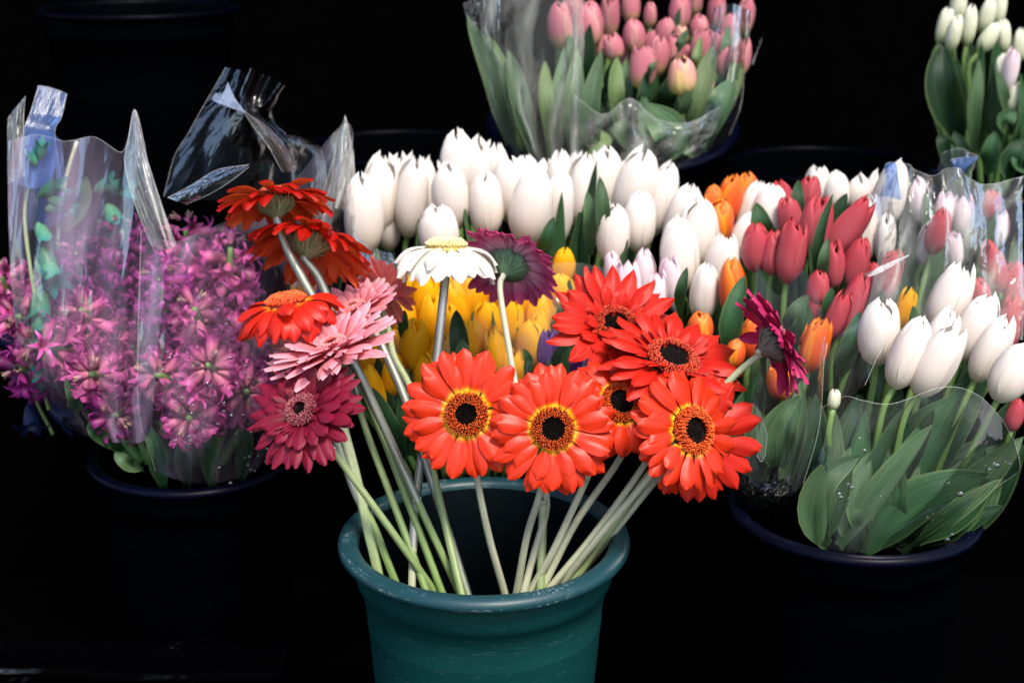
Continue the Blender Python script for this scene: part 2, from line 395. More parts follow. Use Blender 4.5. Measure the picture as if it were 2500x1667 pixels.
# low wet tray on the shelf beside the buckets
def tray(x0, x1, y0, y1, h, label, name='flower_tray'):
    t = thing(name, label, 'tray', ((x0+x1)/2, (y0+y1)/2, SHELF_Z))
    hx, hy, w = (x1-x0)/2, (y1-y0)/2, .004
    link('tray_base', box_mesh('tray_base', (-hx, -hy, .001), (hx, hy, .006)), t, BLACKW)
    for a, b in (((-hx, -hy), (hx, -hy+w)), ((-hx, hy-w), (hx, hy))):
        link('tray_wall', grid('tray_wall', 40, 6, lambda u, v, a=a, b=b: Vector((a[0]+(b[0]-a[0])*u, (a[1]+b[1])/2+.006*noise.noise((u*9, v*2, a[1]*7))+.012*(v-.5)*(1 if a[1] > 0 else -1), .006+h*v*(1+.05*noise.noise((u*6, 3, a[1]))) ))), t, BLACKW)
    for a in (-hx, hx-w):
        link('tray_wall', box_mesh('tray_wall', (a, -hy+w, .006), (a+w, hy-w, h)), t, BLACKW)
    pts = catmull([(-hx, -hy-.008, h), (-hx*.3, -hy-.006, h+.003), (hx*.3, -hy-.009, h-.002), (hx, -hy-.008, h)], 30)
    link('tray_lip', tube('tray_lip', pts, .005, 8), t, BLACKW)
    return t
tray(-.64, -.24, 1.30, 1.345, .179, 'narrow black wet plastic trough on the shelf beside the green bucket', 'flower_trough')

def bucket(label, c, r, r_bot, h, wm, rm, im, tilt=0.0, lip=.013, name='flower_bucket', dent=.004, group=None):
    c = Vector(c)
    rot = Matrix.Rotation(tilt, 4, 'X')
    base = c - rot @ Vector((0, 0, h))
    t = thing(name, label, 'bucket', base, group)
    t.rotation_euler = (tilt, 0, 0)
    sd = random.random()*50
    wob = lambda w, k_: dent*noise.noise((math.cos(w)*1.3+sd, math.sin(w)*1.3, k_*2))
    ri = r - lip*1.55
    prof = [(r_bot*.2, 0), (r_bot-.004, 0), (r_bot, .004), (r_bot+(ri-r_bot)*.5, h*.5), (r_bot+(ri-r_bot)*.74, h*.74), (r_bot+(ri-r_bot)*.745+.0003, h*.745), (r_bot+(ri-r_bot)*.75, h*.75), (r_bot+(ri-r_bot)*.8, h*.8), (ri-.001, h-.045), (ri+.003, h-.042), (ri+.004, h-.03), (ri+.003, h-.012)]
    link('wall', lathe('bucket_wall', prof, 96, wob), t, wm)
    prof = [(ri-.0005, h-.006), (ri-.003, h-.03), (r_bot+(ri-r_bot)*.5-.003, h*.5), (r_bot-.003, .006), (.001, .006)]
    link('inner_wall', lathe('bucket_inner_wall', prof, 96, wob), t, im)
    prof = []
    for k_ in range(13):                      # rolled lip, a little flattened, with a hanging outer edge
        a = math.pi - math.pi*1.45*k_/12
        prof.append((ri+lip*.75+lip*.80*math.cos(a), h-.006+lip*.62*math.sin(a)))
    link('rim', lathe('bucket_rim', prof, 128, wob), t, rm)
    return t

bucket('large dark green plastic bucket holding the loose gerberas', GC, .1446, .098, .345, B_GREEN, B_GREENR, B_INNER)
HC = P(480, 1095, 1.66)
bucket('navy black bucket under the purple hyacinths', HC, .124, .095, HC.z-SHELF_Z, B_NAVY, B_NAVYR, B_NAVY, lip=.009)
WC = P(2085, 1228, 1.50)
bucket('navy black bucket under the wrapped white tulips at the front', WC, .132, .10, WC.z-SHELF_Z, B_NAVY, B_NAVYR, B_NAVY, lip=.010)
YC = P(1240, 1130, 1.74)
bucket('black bucket hidden behind the gerberas, holding the yellow tulips', YC, .12, .09, YC.z-SHELF_Z, B_NAVY, B_NAVY, B_NAVY, lip=.008)
MC = P(1850, 1130, 1.73)
bucket('black bucket behind the red gerberas, holding the mixed tulips', MC, .12, .09, MC.z-SHELF_Z, B_NAVY, B_NAVY, B_NAVY, lip=.008)
TILT = R_(13)
PC = P(1494, 292, 1.93)
bucket('black bucket of pink tulips on the upper shelf', PC, .172, .12, .355, B_NAVY, B_NAVYR, B_NAVY, tilt=TILT, lip=.010)
EC = P(975, 350, 2.02)
bucket('empty black bucket between the hyacinths and the pink tulips', EC, .135, .10, EC.z-.80, B_NAVY, B_NAVYU, B_NAVY, lip=.009)
EC = P(2010, 392, 2.06)
bucket('empty black bucket behind the red tulips on the upper shelf', EC, .135, .10, EC.z-.80, B_NAVY, B_NAVYU, B_NAVY, lip=.009)
EC = P(338, 14, 2.06)
bucket('tall black bucket above the hyacinths, only its rim catching light', EC, .145, .10, EC.z-.80, B_NAVY, B_NAVYU, B_NAVY, lip=.009)
XC = P(2450, 440, 1.98)
bucket('black bucket of closed white tulips on the upper shelf', XC, .125, .10, XC.z-.80, B_NAVY, B_NAVYR, B_NAVY, lip=.009)

# ------------------------------------------------------------------ gerberas
def ger_petal(name, L, W, e, c, point=.5, cup=.18, twist=0.0, seed=0, wav=.03, r0=0.0):
    """a ray petal along +X from r0; e start elevation, c bend along it (radians)"""
    nv = 11; cx, cz = r0, 0.0; line = []
    for j in range(nv+1):
        a = e + c*(j/nv)**1.3
        line.append((cx, cz, a)); cx += L/nv*math.cos(a); cz += L/nv*math.sin(a)
    rnd = random.Random(seed); ph = rnd.random()*9
    def f(u, v):
        x, z, a = line[round(v*nv)]
        s = (.5-u)*2
        base = .32+.68*smooth(0, .55, v)
        v0 = .74-.30*point; k_ = max(0, (v-v0)/(1-v0))
        tip = (1-k_**(3.0-1.4*point))**(.5+.4*point) if k_ < 1 else 0
        w = W*.5*base*max(tip, (.36-.3*point) if v >= 1 else 0)
        y = s*w
        rib = .022*W*math.cos(s*math.pi*2.0)*(1-v*.4)
        d = -cup*W*(s*s)*(.6+.4*v)*(1 if c < .3 else -.5) + rib + wav*W*noise.noise((v*2.5+ph, s*.8, ph))
        tw = twist*v
        y2 = y*math.cos(tw)-d*math.sin(tw); d2 = y*math.sin(tw)+d*math.cos(tw)
        notch = .022*L*(abs(s) < .3)*(v >= 1)
        return Vector((x - math.sin(a)*d2 + notch, y2 + .02*L*noise.noise((ph, v*2, 1)), z + math.cos(a)*d2))
    return grid(name, 6, nv, f)

def stubs(name, n, ra, rb, h, w, lean, dome, seed, tip=1.0):
    """ring of disc florets as little blunt stubs, joined"""
    rnd = random.Random(seed); vs_, fs, tn = [], [], []
    ga = math.pi*(3-math.sqrt(5))
    for i in range(n):
        q = (i+.5)/n; r = math.sqrt(ra*ra+(rb*rb-ra*ra)*q); a = i*ga + rnd.uniform(-.05, .05)
        hh = h*(.75+.5*rnd.random())*(.55+.45*math.sin(math.pi*min(1, q*1.05+.12)))
        er = Vector((math.cos(a), math.sin(a), 0)); et = Vector((-math.sin(a), math.cos(a), 0))
        b = er*r + Vector((0, 0, dome(r)))
        ln = lean*(q-.35) + rnd.uniform(-.15, .15)
        ax = (Vector((0, 0, 1)) + er*ln + et*rnd.uniform(-.2, .2)).normalized()
        k0 = len(vs_); ww = w*(.8+.4*rnd.random())
        t0 = rnd.random()
        for lv, (sc_, tt) in enumerate(((1.0, .0), (.85, .45+.25*t0), (.35*tip, .75+.25*t0))):
            p = b + ax*hh*(0, .72, 1.0)[lv]
            for s in range(4):
                w4 = math.pi/2*s + .6
                vs_.append(p + (er*math.cos(w4)+et*math.sin(w4))*ww*.5*sc_); tn.append(tt)
        for lv in range(2):
            for s in range(4):
                a0 = k0+lv*4+s; a1 = k0+lv*4+(s+1) % 4
                fs.append((a0, a1, a1+4, a0+4))
        fs.append((k0+8, k0+9, k0+10, k0+11))
    return mesh(name, vs_, fs, None, True, tn)

G_BOT = .19
def gerbera(label, cxy, d, Rp, n, roll=0.0, layers=((17, 1.0, 6, -14),), point=.35, width=.27, pm=None, fm=None, disc=.34, eye=.16,
            stem=(), stem_m=None, calyx=None, sleeve=None, seed=1, jit=6, eye_on=True, inner=0, group='gerberas in the green bucket', missing=(), bd=1.40, cup=.18, stem_r=.0035, tuft=None):
    rnd = random.Random(seed)
    C = P(cxy[0], cxy[1], d); Rr = px(Rp, d); nrm = cv(*n)
    # stem first: from under the head down into the bucket
    pts = [C - nrm*Rr*.30, C - nrm*Rr*.37]
    m = len(stem)
    for i, s in enumerate(stem):
        dd = s[2] if len(s) > 2 else d + (bd-d)*(i+1)/m
        pts.append(P(s[0], s[1], dd))
    dirn = (pts[-1]-pts[-2]).normalized()
    end = pts[-1] + dirn*.13
    off = Vector((end.x-GC.x, end.y-GC.y)); mx = .102
    if off.length > mx: off *= mx/off.length
    end = Vector((GC.x+off.x, GC.y+off.y, max(end.z, SHELF_Z+.05)))
    pts.append(end)
    line = catmull(pts, 40)
    t = thing('gerbera', label, 'gerbera', end, group)
    loc = [p-end for p in line]
    rr = stem_r
    link('stem', tube('gerbera_stem', loc, lambda q: rr*(1.25-.45*smooth(0, .08, q)+.35*q), 12), t, stem_m or STEM_G)
    if sleeve:
        a, b = int(sleeve[0]*40), int(sleeve[1]*40)
        link('stem_sleeve', tube('stem_sleeve', loc[a:b+1], rr*1.32, 12, False), t, SLEEVE)
    H = Matrix.Translation(C-end) @ aim(nrm, roll)
    dr = disc*Rr
    # calyx: cup of green bracts
    cr = max(dr*.98, Rr*.26)
    prof = [(rr*1.1, -Rr*.34), (rr*1.6, -Rr*.31), (cr*.62, -Rr*.245), (cr*.92, -Rr*.13), (cr*1.02, -Rr*.03), (cr*.9, 0)]
    cal = link('calyx', lathe('calyx', prof, 40, lambda w, k_: .05*math.cos(w*20)), t, calyx or CALYX, H)
    vs_, uv, fs = [], [], []
    for i in range(56):
        a = i*2.399963; lev = rnd.random()
        er = Vector((math.cos(a), math.sin(a), 0)); et = Vector((-math.sin(a), math.cos(a), 0))
        z0 = -Rr*(.30-.12*lev); r0 = cr*(.35+.45*lev)+.001
        z1 = -Rr*(.10-.12*lev); r1 = cr*(.98+.14*lev)+.0025
        w = .0018; k0 = len(vs_)
        mid = er*(r0*.45+r1*.55+.003)+Vector((0, 0, z0*.5+z1*.5))
        for p, ww in ((er*r0+Vector((0, 0, z0)), w*.7), (mid, w), (er*r1+Vector((0, 0, z1)), .0003)):
            vs_ += [p-et*ww, p+et*ww]; uv += [(i/56, 0), (i/56+.01, 1)]
        fs += [(k0, k0+1, k0+3, k0+2), (k0+2, k0+3, k0+5, k0+4)]
    link('bracts', mesh('bracts', vs_, fs, uv), cal, calyx or CALYX, kind='stuff')
    # ray petals
    r0 = dr*.86
    for li, (cnt, ln, e, c) in enumerate(layers):
        var = []
        for q in range(5):
            L = (Rr*ln*rnd.uniform(.90, 1.04)-r0)
            var.append(ger_petal('ray_petal', L*(1+.14*abs(R_(c))), Rr*width*rnd.uniform(.9, 1.1), R_(e+rnd.uniform(-jit, jit)*.5), R_(c+rnd.uniform(-jit, jit)*1.4),
                                 point, cup, rnd.uniform(-.35, .35), seed*31+li*7+q, .05, r0))
        for i in range(cnt):
            a = 2*math.pi*(i+.5*li+rnd.uniform(-.22, .22))/cnt
            if any(lo <= math.degrees(a) % 360 <= hi for lo, hi in missing): continue
            M = H @ Matrix.Rotation(a, 4, 'Z') @ Matrix.Translation((0, 0, .0012*li + rnd.uniform(-.0008, .0008))) @ Matrix.Rotation(R_(rnd.uniform(-jit, jit)*.7), 4, 'Y') @ Matrix.Rotation(R_(rnd.uniform(-9, 9)), 4, 'X')
            link('petal', rnd.choice(var), t, pm, M)
    # short inner petals of the fuller flowers
    if inner:
        var = [ger_petal('inner_petal', Rr*rnd.uniform(.20, .34), Rr*.085, R_(rnd.uniform(22, 46)), R_(rnd.uniform(-40, -10)), .6, .1, rnd.uniform(-.4, .4), seed*13+q, .05, dr*.78) for q in range(4)]
        for i in range(inner):
            a = 2*math.pi*(i+rnd.uniform(-.3, .3))/inner
            link('inner_petal', rnd.choice(var), t, pm, H @ Matrix.Rotation(a, 4, 'Z') @ Matrix.Translation((rnd.uniform(-.12, .12)*Rr, 0, .002)))
    # disc
    dome = lambda r: .004 + .0035*(1-(r/dr)**2)
    er_ = eye*Rr
    dm = lathe('disc_base', [(.0003, dome(0)*.2), (er_*1.1, dome(0)*.35), (dr*.8, dome(dr*.8)), (dr*.98, 0.0), (dr*.8, -.004)], 32)
    db = link('disc', dm, t, EYE if eye_on else fm, H)
    link('disc_florets', stubs('disc_florets', 520, er_*1.12, dr, .0050, dr*.070, .35, dome, seed), db, fm, kind='stuff')
    if eye_on:
        link('eye', stubs('eye_florets', 160, .0004, er_*1.08, .0034, er_*.16, .1, lambda r: .0022, seed+5), db, EYE, kind='stuff')
    if tuft:
        for i in range(tuft):
            a = rnd.uniform(0, 6.283)
            mm = ger_petal('inner_petal', Rr*rnd.uniform(.3, .55), Rr*.15, R_(rnd.uniform(35, 65)), R_(-45), .5, .15, 0, seed*3+i, .05, dr*.5)
            link('inner_petal', mm, t, pm, H @ Matrix.Rotation(a, 4, 'Z'))
    return t

RL = ((17, 1.0, 6, -14), (15, .90, 14, -16))
# the two orange-red ones that face the viewer
gerbera('orange-red gerbera facing forward, front and centre, nearest the middle of the rim', (1139, 1011), 1.325, 158, (-.03, .10, .99), .2,
        ((18, 1.02, 0, -18), (17, .97, 7, -20), (11, .86, 13, -22)), .14, .255, ORNG, FL_ORANGE, .345, .152, [(1165, 1168), (1193, 1306), (1230, 1440)], STEM_GW, seed=11, jit=5)
gerbera('orange-red gerbera facing forward, beside and overlapping its twin, fullest bloom', (1349, 1047), 1.315, 160, (.05, .10, .99), .5,
        ((20, 1.0, 0, -20), (18, .97, 8, -24), (13, .86, 14, -26)), .14, .26, ORNG, FL_ORANGE, .335, .165, [(1319, 1199), (1287, 1306), (1262, 1440)], STEM_GW, seed=12, jit=5)
gerbera('orange gerbera peeking out behind the two forward-facing orange-red ones', (1512, 987), 1.365, 138, (.22, .42, .88), 1.0,
        ((15, .98, -4, -42), (14, .9, 8, -40)), .25, .34, ORNG, FL_ORANGE, .36, .20, [(1440, 1150), (1425, 1184), (1350, 1345), (1303, 1428)], STEM_GW, seed=13, bd=1.40)
gerbera('bright red gerbera with pointed petals, topmost in the cluster over the rim', (1500, 800), 1.425, 172, (.22, .50, .84), .1,
        ((16, 1.0, 8, -10), (15, .92, 18, -18), (11, .62, 30, -20)), .75, .27, RED, FL_RED, .33, .17, [(1522, 1060), (1512, 1121), (1409, 1270), (1331, 1420)], STEM_GW, seed=14, jit=8, inner=26)
gerbera('large red gerbera tilted upward with a dark brown eye, spread over the orange one', (1640, 880), 1.385, 186, (.26, .72, .64), .6,
        ((19, 1.0, 8, -22), (17, .92, 16, -26)), .6, .25, RED, FL_RED, .36, .19, [(1580, 1100), (1567, 1144), (1449, 1306), (1358, 1416)], STEM_GW, seed=15, jit=8, inner=30)
gerbera('orange-red gerbera turned aside with yellow ring, lowest in the cluster', (1686, 1052), 1.30, 160, (.52, .16, .84), .0,
        ((18, 1.0, -8, -26), (17, .97, 2, -30), (12, .86, 10, -34)), .25, .25, ORNG, FL_ORANGE, .375, .185, [(1605, 1150), (1590, 1160), (1470, 1300), (1394, 1396)], STEM_GW, seed=16, jit=9)
gerbera('red gerbera mostly hidden, its long petals fanning out from behind the orange-red one', (1715, 1070), 1.365, 158, (.30, -.05, .95), .3,
        ((18, 1.0, -2, -12), (16, .95, 4, -12)), .35, .27, RED, FL_RED, .33, .17, [(1620, 1165), (1598, 1176), (1508, 1286), (1429, 1384)], STEM_GW, seed=17, bd=1.42)
gerbera('magenta gerbera seen from behind, bent away past the edge of the cluster', (1895, 836), 1.365, 138, (.87, .46, -.06), .4,
        ((18, 1.0, 0, -38), (17, .95, 10, -34), (15, .7, 20, -30)), .45, .27, MAGE, FL_CRIM, .30, .14, [(1866, 858), (1795, 915), (1660, 1060), (1560, 1190), (1420, 1390)], STEM_G, calyx=CALYXD, seed=18, jit=10)
# left side
gerbera('red gerbera seen from below, highest of all, on a straight pale stem', (672, 487), 1.43, 143, (-.12, .95, -.20), .35,
        ((19, 1.0, 4, -56), (17, .95, 10, -54), (12, .85, -4, -60)), .55, .25, REDD, FL_RED, .29, .15, [(700, 605), (754, 708), (863, 905), (929, 1050), (1071, 1424)], STEM_GG, sleeve=(.04, .55), seed=21, jit=13, missing=())
gerbera('red gerbera seen from below, tucked under the highest red one', (757, 585), 1.45, 152, (.16, .87, -.42), .9,
        ((21, 1.05, 0, -66), (19, 1.0, 8, -62), (14, .9, -6, -66)), .55, .24, REDD, FL_RED, .29, .15, [(789, 700), (850, 900), (894, 1050), (953, 1207), (1000, 1333)], STEM_GG, sleeve=(.04, .5), seed=22, jit=12)
gerbera('orange gerbera with drooping petals and domed centre, seen from the side', (700, 744), 1.40, 134, (-.14, .95, .26), .0,
        ((17, 1.06, -10, -82), (15, 1.0, 2, -80), (6, .9, 20, -60)), .4, .31, ORNG2, FL_ORANGE, .38, .05, [(735, 880), (815, 1058), (870, 1207), (910, 1278), (953, 1388)], STEM_GG, sleeve=(.25, .6), seed=23, jit=8, eye_on=False)
gerbera('pale pink gerbera in side view, behind the nearer pink one', (868, 762), 1.46, 125, (-.32, .80, .40), .3,
        ((24, 1.0, 16, -10), (20, .88, 30, -14), (16, .64, 44, -16)), .5, .22, PINK, FL_PINK, .25, .1, [(905, 800), (933, 845), (991, 980), (1044, 1140), (1134, 1428)], STEM_G, sleeve=(.1, .9), seed=24, jit=8, eye_on=False)
gerbera('small coral pink gerbera turned away, rearmost of the pink ones', (938, 706), 1.50, 92, (.45, .45, -.62), .3,
        ((15, 1.0, 0, -15), (13, .9, 10, -15)), .4, .26, CORAL, FL_PINK, .25, .1, [(948, 800), (962, 870), (1003, 950), (1040, 1080), (1080, 1250)], STEM_G, seed=25, jit=9, eye_on=False)
gerbera('double pink gerbera opening sideways, right above the crimson one', (815, 852), 1.365, 172, (-.30, .86, .40), .6,
        ((24, 1.0, 6, -8), (22, .9, 20, -14), (20, .66, 36, -22)), .5, .22, PINK, FL_PINK, .22, .1, [(858, 880), (932, 1030), (1000, 1180), (1114, 1428)], STEM_GG, sleeve=(.04, .7), seed=26, jit=9, eye_on=False, tuft=12)
gerbera('crimson gerbera facing the viewer beside the hyacinths, with a tiny black eye', (742, 1004), 1.325, 160, (-.36, .42, .83), .4,
        ((22, 1.0, 2, -12), (20, .90, 10, -18), (18, .70, 20, -18)), .4, .20, CRIM, FL_CRIM, .27, .10, [(800, 1081), (949, 1286), (1047, 1424)], STEM_GG, seed=27, jit=7, inner=44)
gerbera('cream white gerbera with drooping petals in side view', (1090, 608), 1.45, 134, (.02, .98, .14), .1,
        ((17, 1.1, -12, -84), (15, 1.0, 2, -80)), .3, .30, CREAM, FL_CREAM, .38, .05, [(1084, 710), (1063, 900), (1030, 1110), (1016, 1215), (1008, 1345)], STEM_GW, sleeve=(.06, .85), seed=28, jit=9, eye_on=False)
gerbera('maroon gerbera turned away, its green base showing beside the cream one', (1243, 642), 1.475, 128, (.32, .72, -.60), .2,
        ((22, 1.0, -2, -38), (20, .95, 4, -38), (16, .9, 12, -44)), .35, .22, MAROB, FL_CRIM, .36, .1, [(1222, 720), (1258, 935), (1290, 1080), (1335, 1220), (1290, 1400)], STEM_GW, calyx=CALYXG, seed=29, jit=6, eye_on=False)
# two stems whose heads are gone
def bare_stem(label, pts, m, d0, r=.0045):
    w = [P(x, y, d) for x, y, d in pts]
    e = w[-1] + (w[-1]-w[-2]).normalized()*.10
    off = Vector((e.x-GC.x, e.y-GC.y))
    if off.length > .1: off *= .1/off.length
    e = Vector((GC.x+off.x, GC.y+off.y, e.z))
    t = thing('bare_stem', label, 'stem', e)
    l = [p-e for p in catmull(w+[e], 24)]
    link('stalk', tube('stalk', l, r, 12), t, m)
    link('cut_end', tube('cut_end', [l[0]+(l[0]-l[1]).normalized()*.0032, l[0]+(l[0]-l[1]).normalized()*.0002], r*1.08, 12), t, STEM_GW)
bare_stem('short bright green cut stalk standing among the pale stems', [(1326, 1230, 1.41), (1324, 1300, 1.41), (1321, 1390, 1.40)], STEM_GG, 1.4)
bare_stem('greyish green stalk without a flower behind the crimson gerbera', [(826, 985, 1.40), (839, 1050, 1.40), (870, 1168, 1.40), (914, 1361, 1.40)], STEM_G, 1.4, .0052)

# ------------------------------------------------------------------ tulips
def tulip_petal(name, inner, op, seed, beta=76, tipw=.0):
    """unit tulip petal: axis +Z, length 1, radius ~.5; op 0 closed .. 1 open"""
    ph = seed*3.7
    rs = .93 if inner else 1.0
    def prof(t):
        if t < .42: return .5*math.sqrt(max(0, 1-((.42-t)/.445)**2))
        q = (t-.42)/.58
        return .5*math.sqrt(1-(.975-.66*op)*q**2.1)
    def f(u, v):
        s = (u-.5)*2
        k_ = max(0, (v-.52)/.48)
        ang = R_(beta)*(.75+.25*smooth(0, .3, v))*math.sqrt(max(0, 1-k_**2.3))
        if v >= 1: ang = R_(7)
        a = s*ang
        r = prof(v)*rs
        r *= 1 + (-.05*s*s if inner else .075*s**4*(1-.5*v)) + .035*noise.noise((s*1.2+ph, v*2.2, ph)) + .028*math.cos(s*math.pi)*(1-v) - .05*math.exp(-(s/.16)**2)*smooth(.15, .6, v)
        z = v*(1.0 if not inner else .96) - .09*s*s*v*v + .02*noise.noise((ph, s, 4))
        return Vector((r*math.cos(a), r*math.sin(a), z))
    return grid(name, 8, 12, f)
PET = {}
for op_i, op in enumerate((0.0, .22, .5, .85)):
    for inner in (0, 1):
        for sd in range(4):
            PET[(op_i, inner, sd)] = (op, inner, sd)
_petcache = {}
def pet(mat, op_i, inner, sd):
    key = (mat.name, op_i, inner, sd)
    if key not in _petcache:
        op = (0.0, .22, .5, .85)[op_i]
        m = tulip_petal('tulip_petal', inner, op, sd+inner*9+op_i*5); m.materials.append(mat); _petcache[key] = m
    return _petcache[key]

def leaf_mesh(name, pts, w, fold=.35, seed=0, tipk=1.0, nrm=None, twist=0.0):
    """long leaf along a curve (local vectors); nrm: side its inner face looks to"""
    line = catmull(pts, 14); ph = seed*1.7
    nrm = Vector(nrm) if nrm is not None else Vector((0, -1, .2))
    fr = []
    for k_ in range(15):
        t = (line[min(14, k_+1)]-line[max(0, k_-1)]).normalized()
        n = (nrm - t*nrm.dot(t)).normalized(); b = t.cross(n)
        q = Quaternion(t, twist*k_/14); fr.append((line[k_], q @ n, q @ b))
    def f(u, v):
        p, n, b = fr[round(v*14)]
        s = (u-.5)*2
        ww = w*.5*(.45+.55*smooth(0, .35, v))*(max(0, 1-max(0, (v-.42)/.58)**2.0))**.8
        if v >= 1: ww = w*.004
        d = fold*ww*(s*s) + .10*w*noise.noise((v*3+ph, s*.7, ph))
        return p + b*(s*ww) + n*d
    return grid(name, 6, 14, f)

TULIPS = []          # (thing, px, py, colour word, bunch)
def tulip(x, y, L, W, tilt, d, mat, root, bunch, colour, op=0, lean=.12, leaf=None, seed=0, nleaf=1, leafm=None, stem_m=None, face=None):
    rnd = random.Random(seed*7919+13)
    tilt = tilt + rnd.uniform(-4, 4); lean = lean + rnd.uniform(-.10, .10); W = W*rnd.uniform(.95, 1.07); L = L*rnd.uniform(.95, 1.06)
    dirn = (ZUP*math.cos(R_(tilt)) + RIGHT*math.sin(R_(tilt)) - FWD*lean + UPV*.0).normalized()
    C = P(x, y, d); l = px(L, d)/max(.5, math.sqrt(1-(dirn.dot(FWD))**2)); w = px(W, d)
    base = C - dirn*l*.5
    root = Vector(root)
    root = root.lerp(Vector((base.x, base.y+.02, root.z)), .45)
    t = thing('tulip', 'tulip', 'tulip', root, bunch)
    pts = [base + dirn*l*.04, base - dirn*.03, base.lerp(root, .55) - dirn*.01, root]
    line = [p-root for p in catmull(pts, 12)]
    link('stem', tube('tulip_stem', line, lambda q: .0034+.0008*q, 8), t, stem_m or STEM_T)
    H = Matrix.Translation(base-root) @ aim(dirn, rnd.uniform(0, 2.1) if face is None else R_(face)) @ Matrix.Diagonal((w, w, l, 1))
    for i in range(3):
        for inner in (0, 1):
            a = i*2*math.pi/3 + inner*math.pi/3 + rnd.uniform(-.12, .12)
            M = H @ Matrix.Rotation(a, 4, 'Z') @ Matrix.Rotation(R_(rnd.uniform(-2, 3)), 4, 'Y') @ Matrix.Scale(rnd.uniform(.95, 1.04), 4, Vector((0, 0, 1)))
            link('petal', pet(mat, op, inner, rnd.randrange(4)), t, None, M)
    for i in range(nleaf):
        ang = rnd.uniform(-1, 1)*1.1 + (math.pi if rnd.random() < .3 else 0)
        side = Vector((math.sin(ang), -math.cos(ang), 0))
        q0 = base.lerp(root, .75); reach = rnd.uniform(.2, .95)
        tip = base + dirn*l*reach + side*rnd.uniform(.015, .035)*(1 if side.y > 0 else .7) + ZUP*rnd.uniform(-.03, .0)
        mid = q0.lerp(tip, .5) + side*rnd.uniform(.012, .028)
        lw = rnd.uniform(.018, .034)
        link('leaf', leaf_mesh('tulip_leaf', [q0-root, mid-root, tip-root], lw, .4, seed+i, nrm=-side, twist=rnd.uniform(-.6, .6)), t, leafm or rnd.choice((LEAF, LEAF, LEAFD, LEAFP)))
    TULIPS.append((t, x, y, colour, bunch, tilt, W))
    return t
def leaf_on(t, pts, wpx, m=None, fold=.4, face=None, twist=0.0, seed=0):
    """a visible leaf of tulip t through photo points (x, y, d)"""
    o = t.location
    w = [P(*p)-o for p in pts]
    link('leaf', leaf_mesh('tulip_leaf', w, px(wpx, pts[0][2]), fold, seed, nrm=cv(*face) if face else cv(0, .3, 1), twist=twist), t, m or LEAF)

def bunch(name, rows, mat, colour, d0, rootxy, rootd, op=(0,), lean=.12, nleaf=1, leafm=None, spread=.5, seed0=0, scale=1.0):
    out = []
    xs = [r[0] for r in rows]; xm = sum(xs)/len(xs)
    for i, r in enumerate(rows):
        x, y, L, W, tl = r[:5]; dd = d0 + (r[5] if len(r) > 5 else 0)
        L, W = L*scale, W*scale
        root = P(rootxy[0]+(x-xm)*spread, rootxy[1], rootd + (dd-d0)*.6)
        out.append(tulip(x, y, L, W, tl, dd, mat, root, name, colour, op[(i*5+seed0) % len(op)], lean, seed=seed0+i, nleaf=nleaf, leafm=leafm))
    return out

WH = bunch('white tulips of the rear bunch', [
 (884,520,172,92,-4,-.01),(926,470,168,84,3,.03),(968,462,160,72,4,.05),(1006,476,184,78,4,.02),(1046,478,165,62,6,.06),(1103,474,150,84,-2,0),
 (1118,400,150,84,-2,.08),(1166,420,150,70,3,.08),(1206,424,140,62,4,.10),(1188,494,146,80,1,0),(1243,458,152,76,-4,.05),(1298,500,168,92,3,0),(1286,440,120,70,0,.09),
 (1362,506,160,62,6,.02),(1070,560,112,86,-6,-.05),(1368,446,152,60,-1,.08),(1396,452,152,56,2,.10),(1424,458,160,72,4,.05),(1474,442,150,88,-2,.05),
 (1556,452,180,96,10,.03),(1558,536,142,80,2,-.02),(1498,568,140,70,-2,-.05),(1618,484,156,76,14,.04),(1668,528,156,74,18,.02),(1708,570,162,92,4,-.03),(1658,616,166,92,-9,-.05),
 (945,540,120,64,2,.05),(1330,455,130,60,4,.1),(1520,470,140,66,0,.09)],
 T_WHITE, 'white', 1.68, (1260, 1010), 1.78, op=(0,0,0,0,1), lean=.06, seed0=100, scale=1.08)
WR = bunch('white tulips among the red ones', [
 (1719,712,134,60,2,-.06),(1766,642,130,78,-4,-.03),(1833,515,136,64,16,.05),(1884,516,124,84,-2,.03),(1812,580,130,58,24,.02),
 (1996,452,90,54,-3,.10),(2042,466,90,58,2,.09),(2095,474,84,50,0,.10),(2176,470,150,80,14,.06),(2116,556,140,58,2,.05),(2160,580,110,48,-4,.04),(2135,480,120,50,8,.10)],
 T_WHITE, 'white', 1.66, (1870, 1010), 1.76, op=(0,1,0,0), lean=.06, seed0=200, scale=1.1)
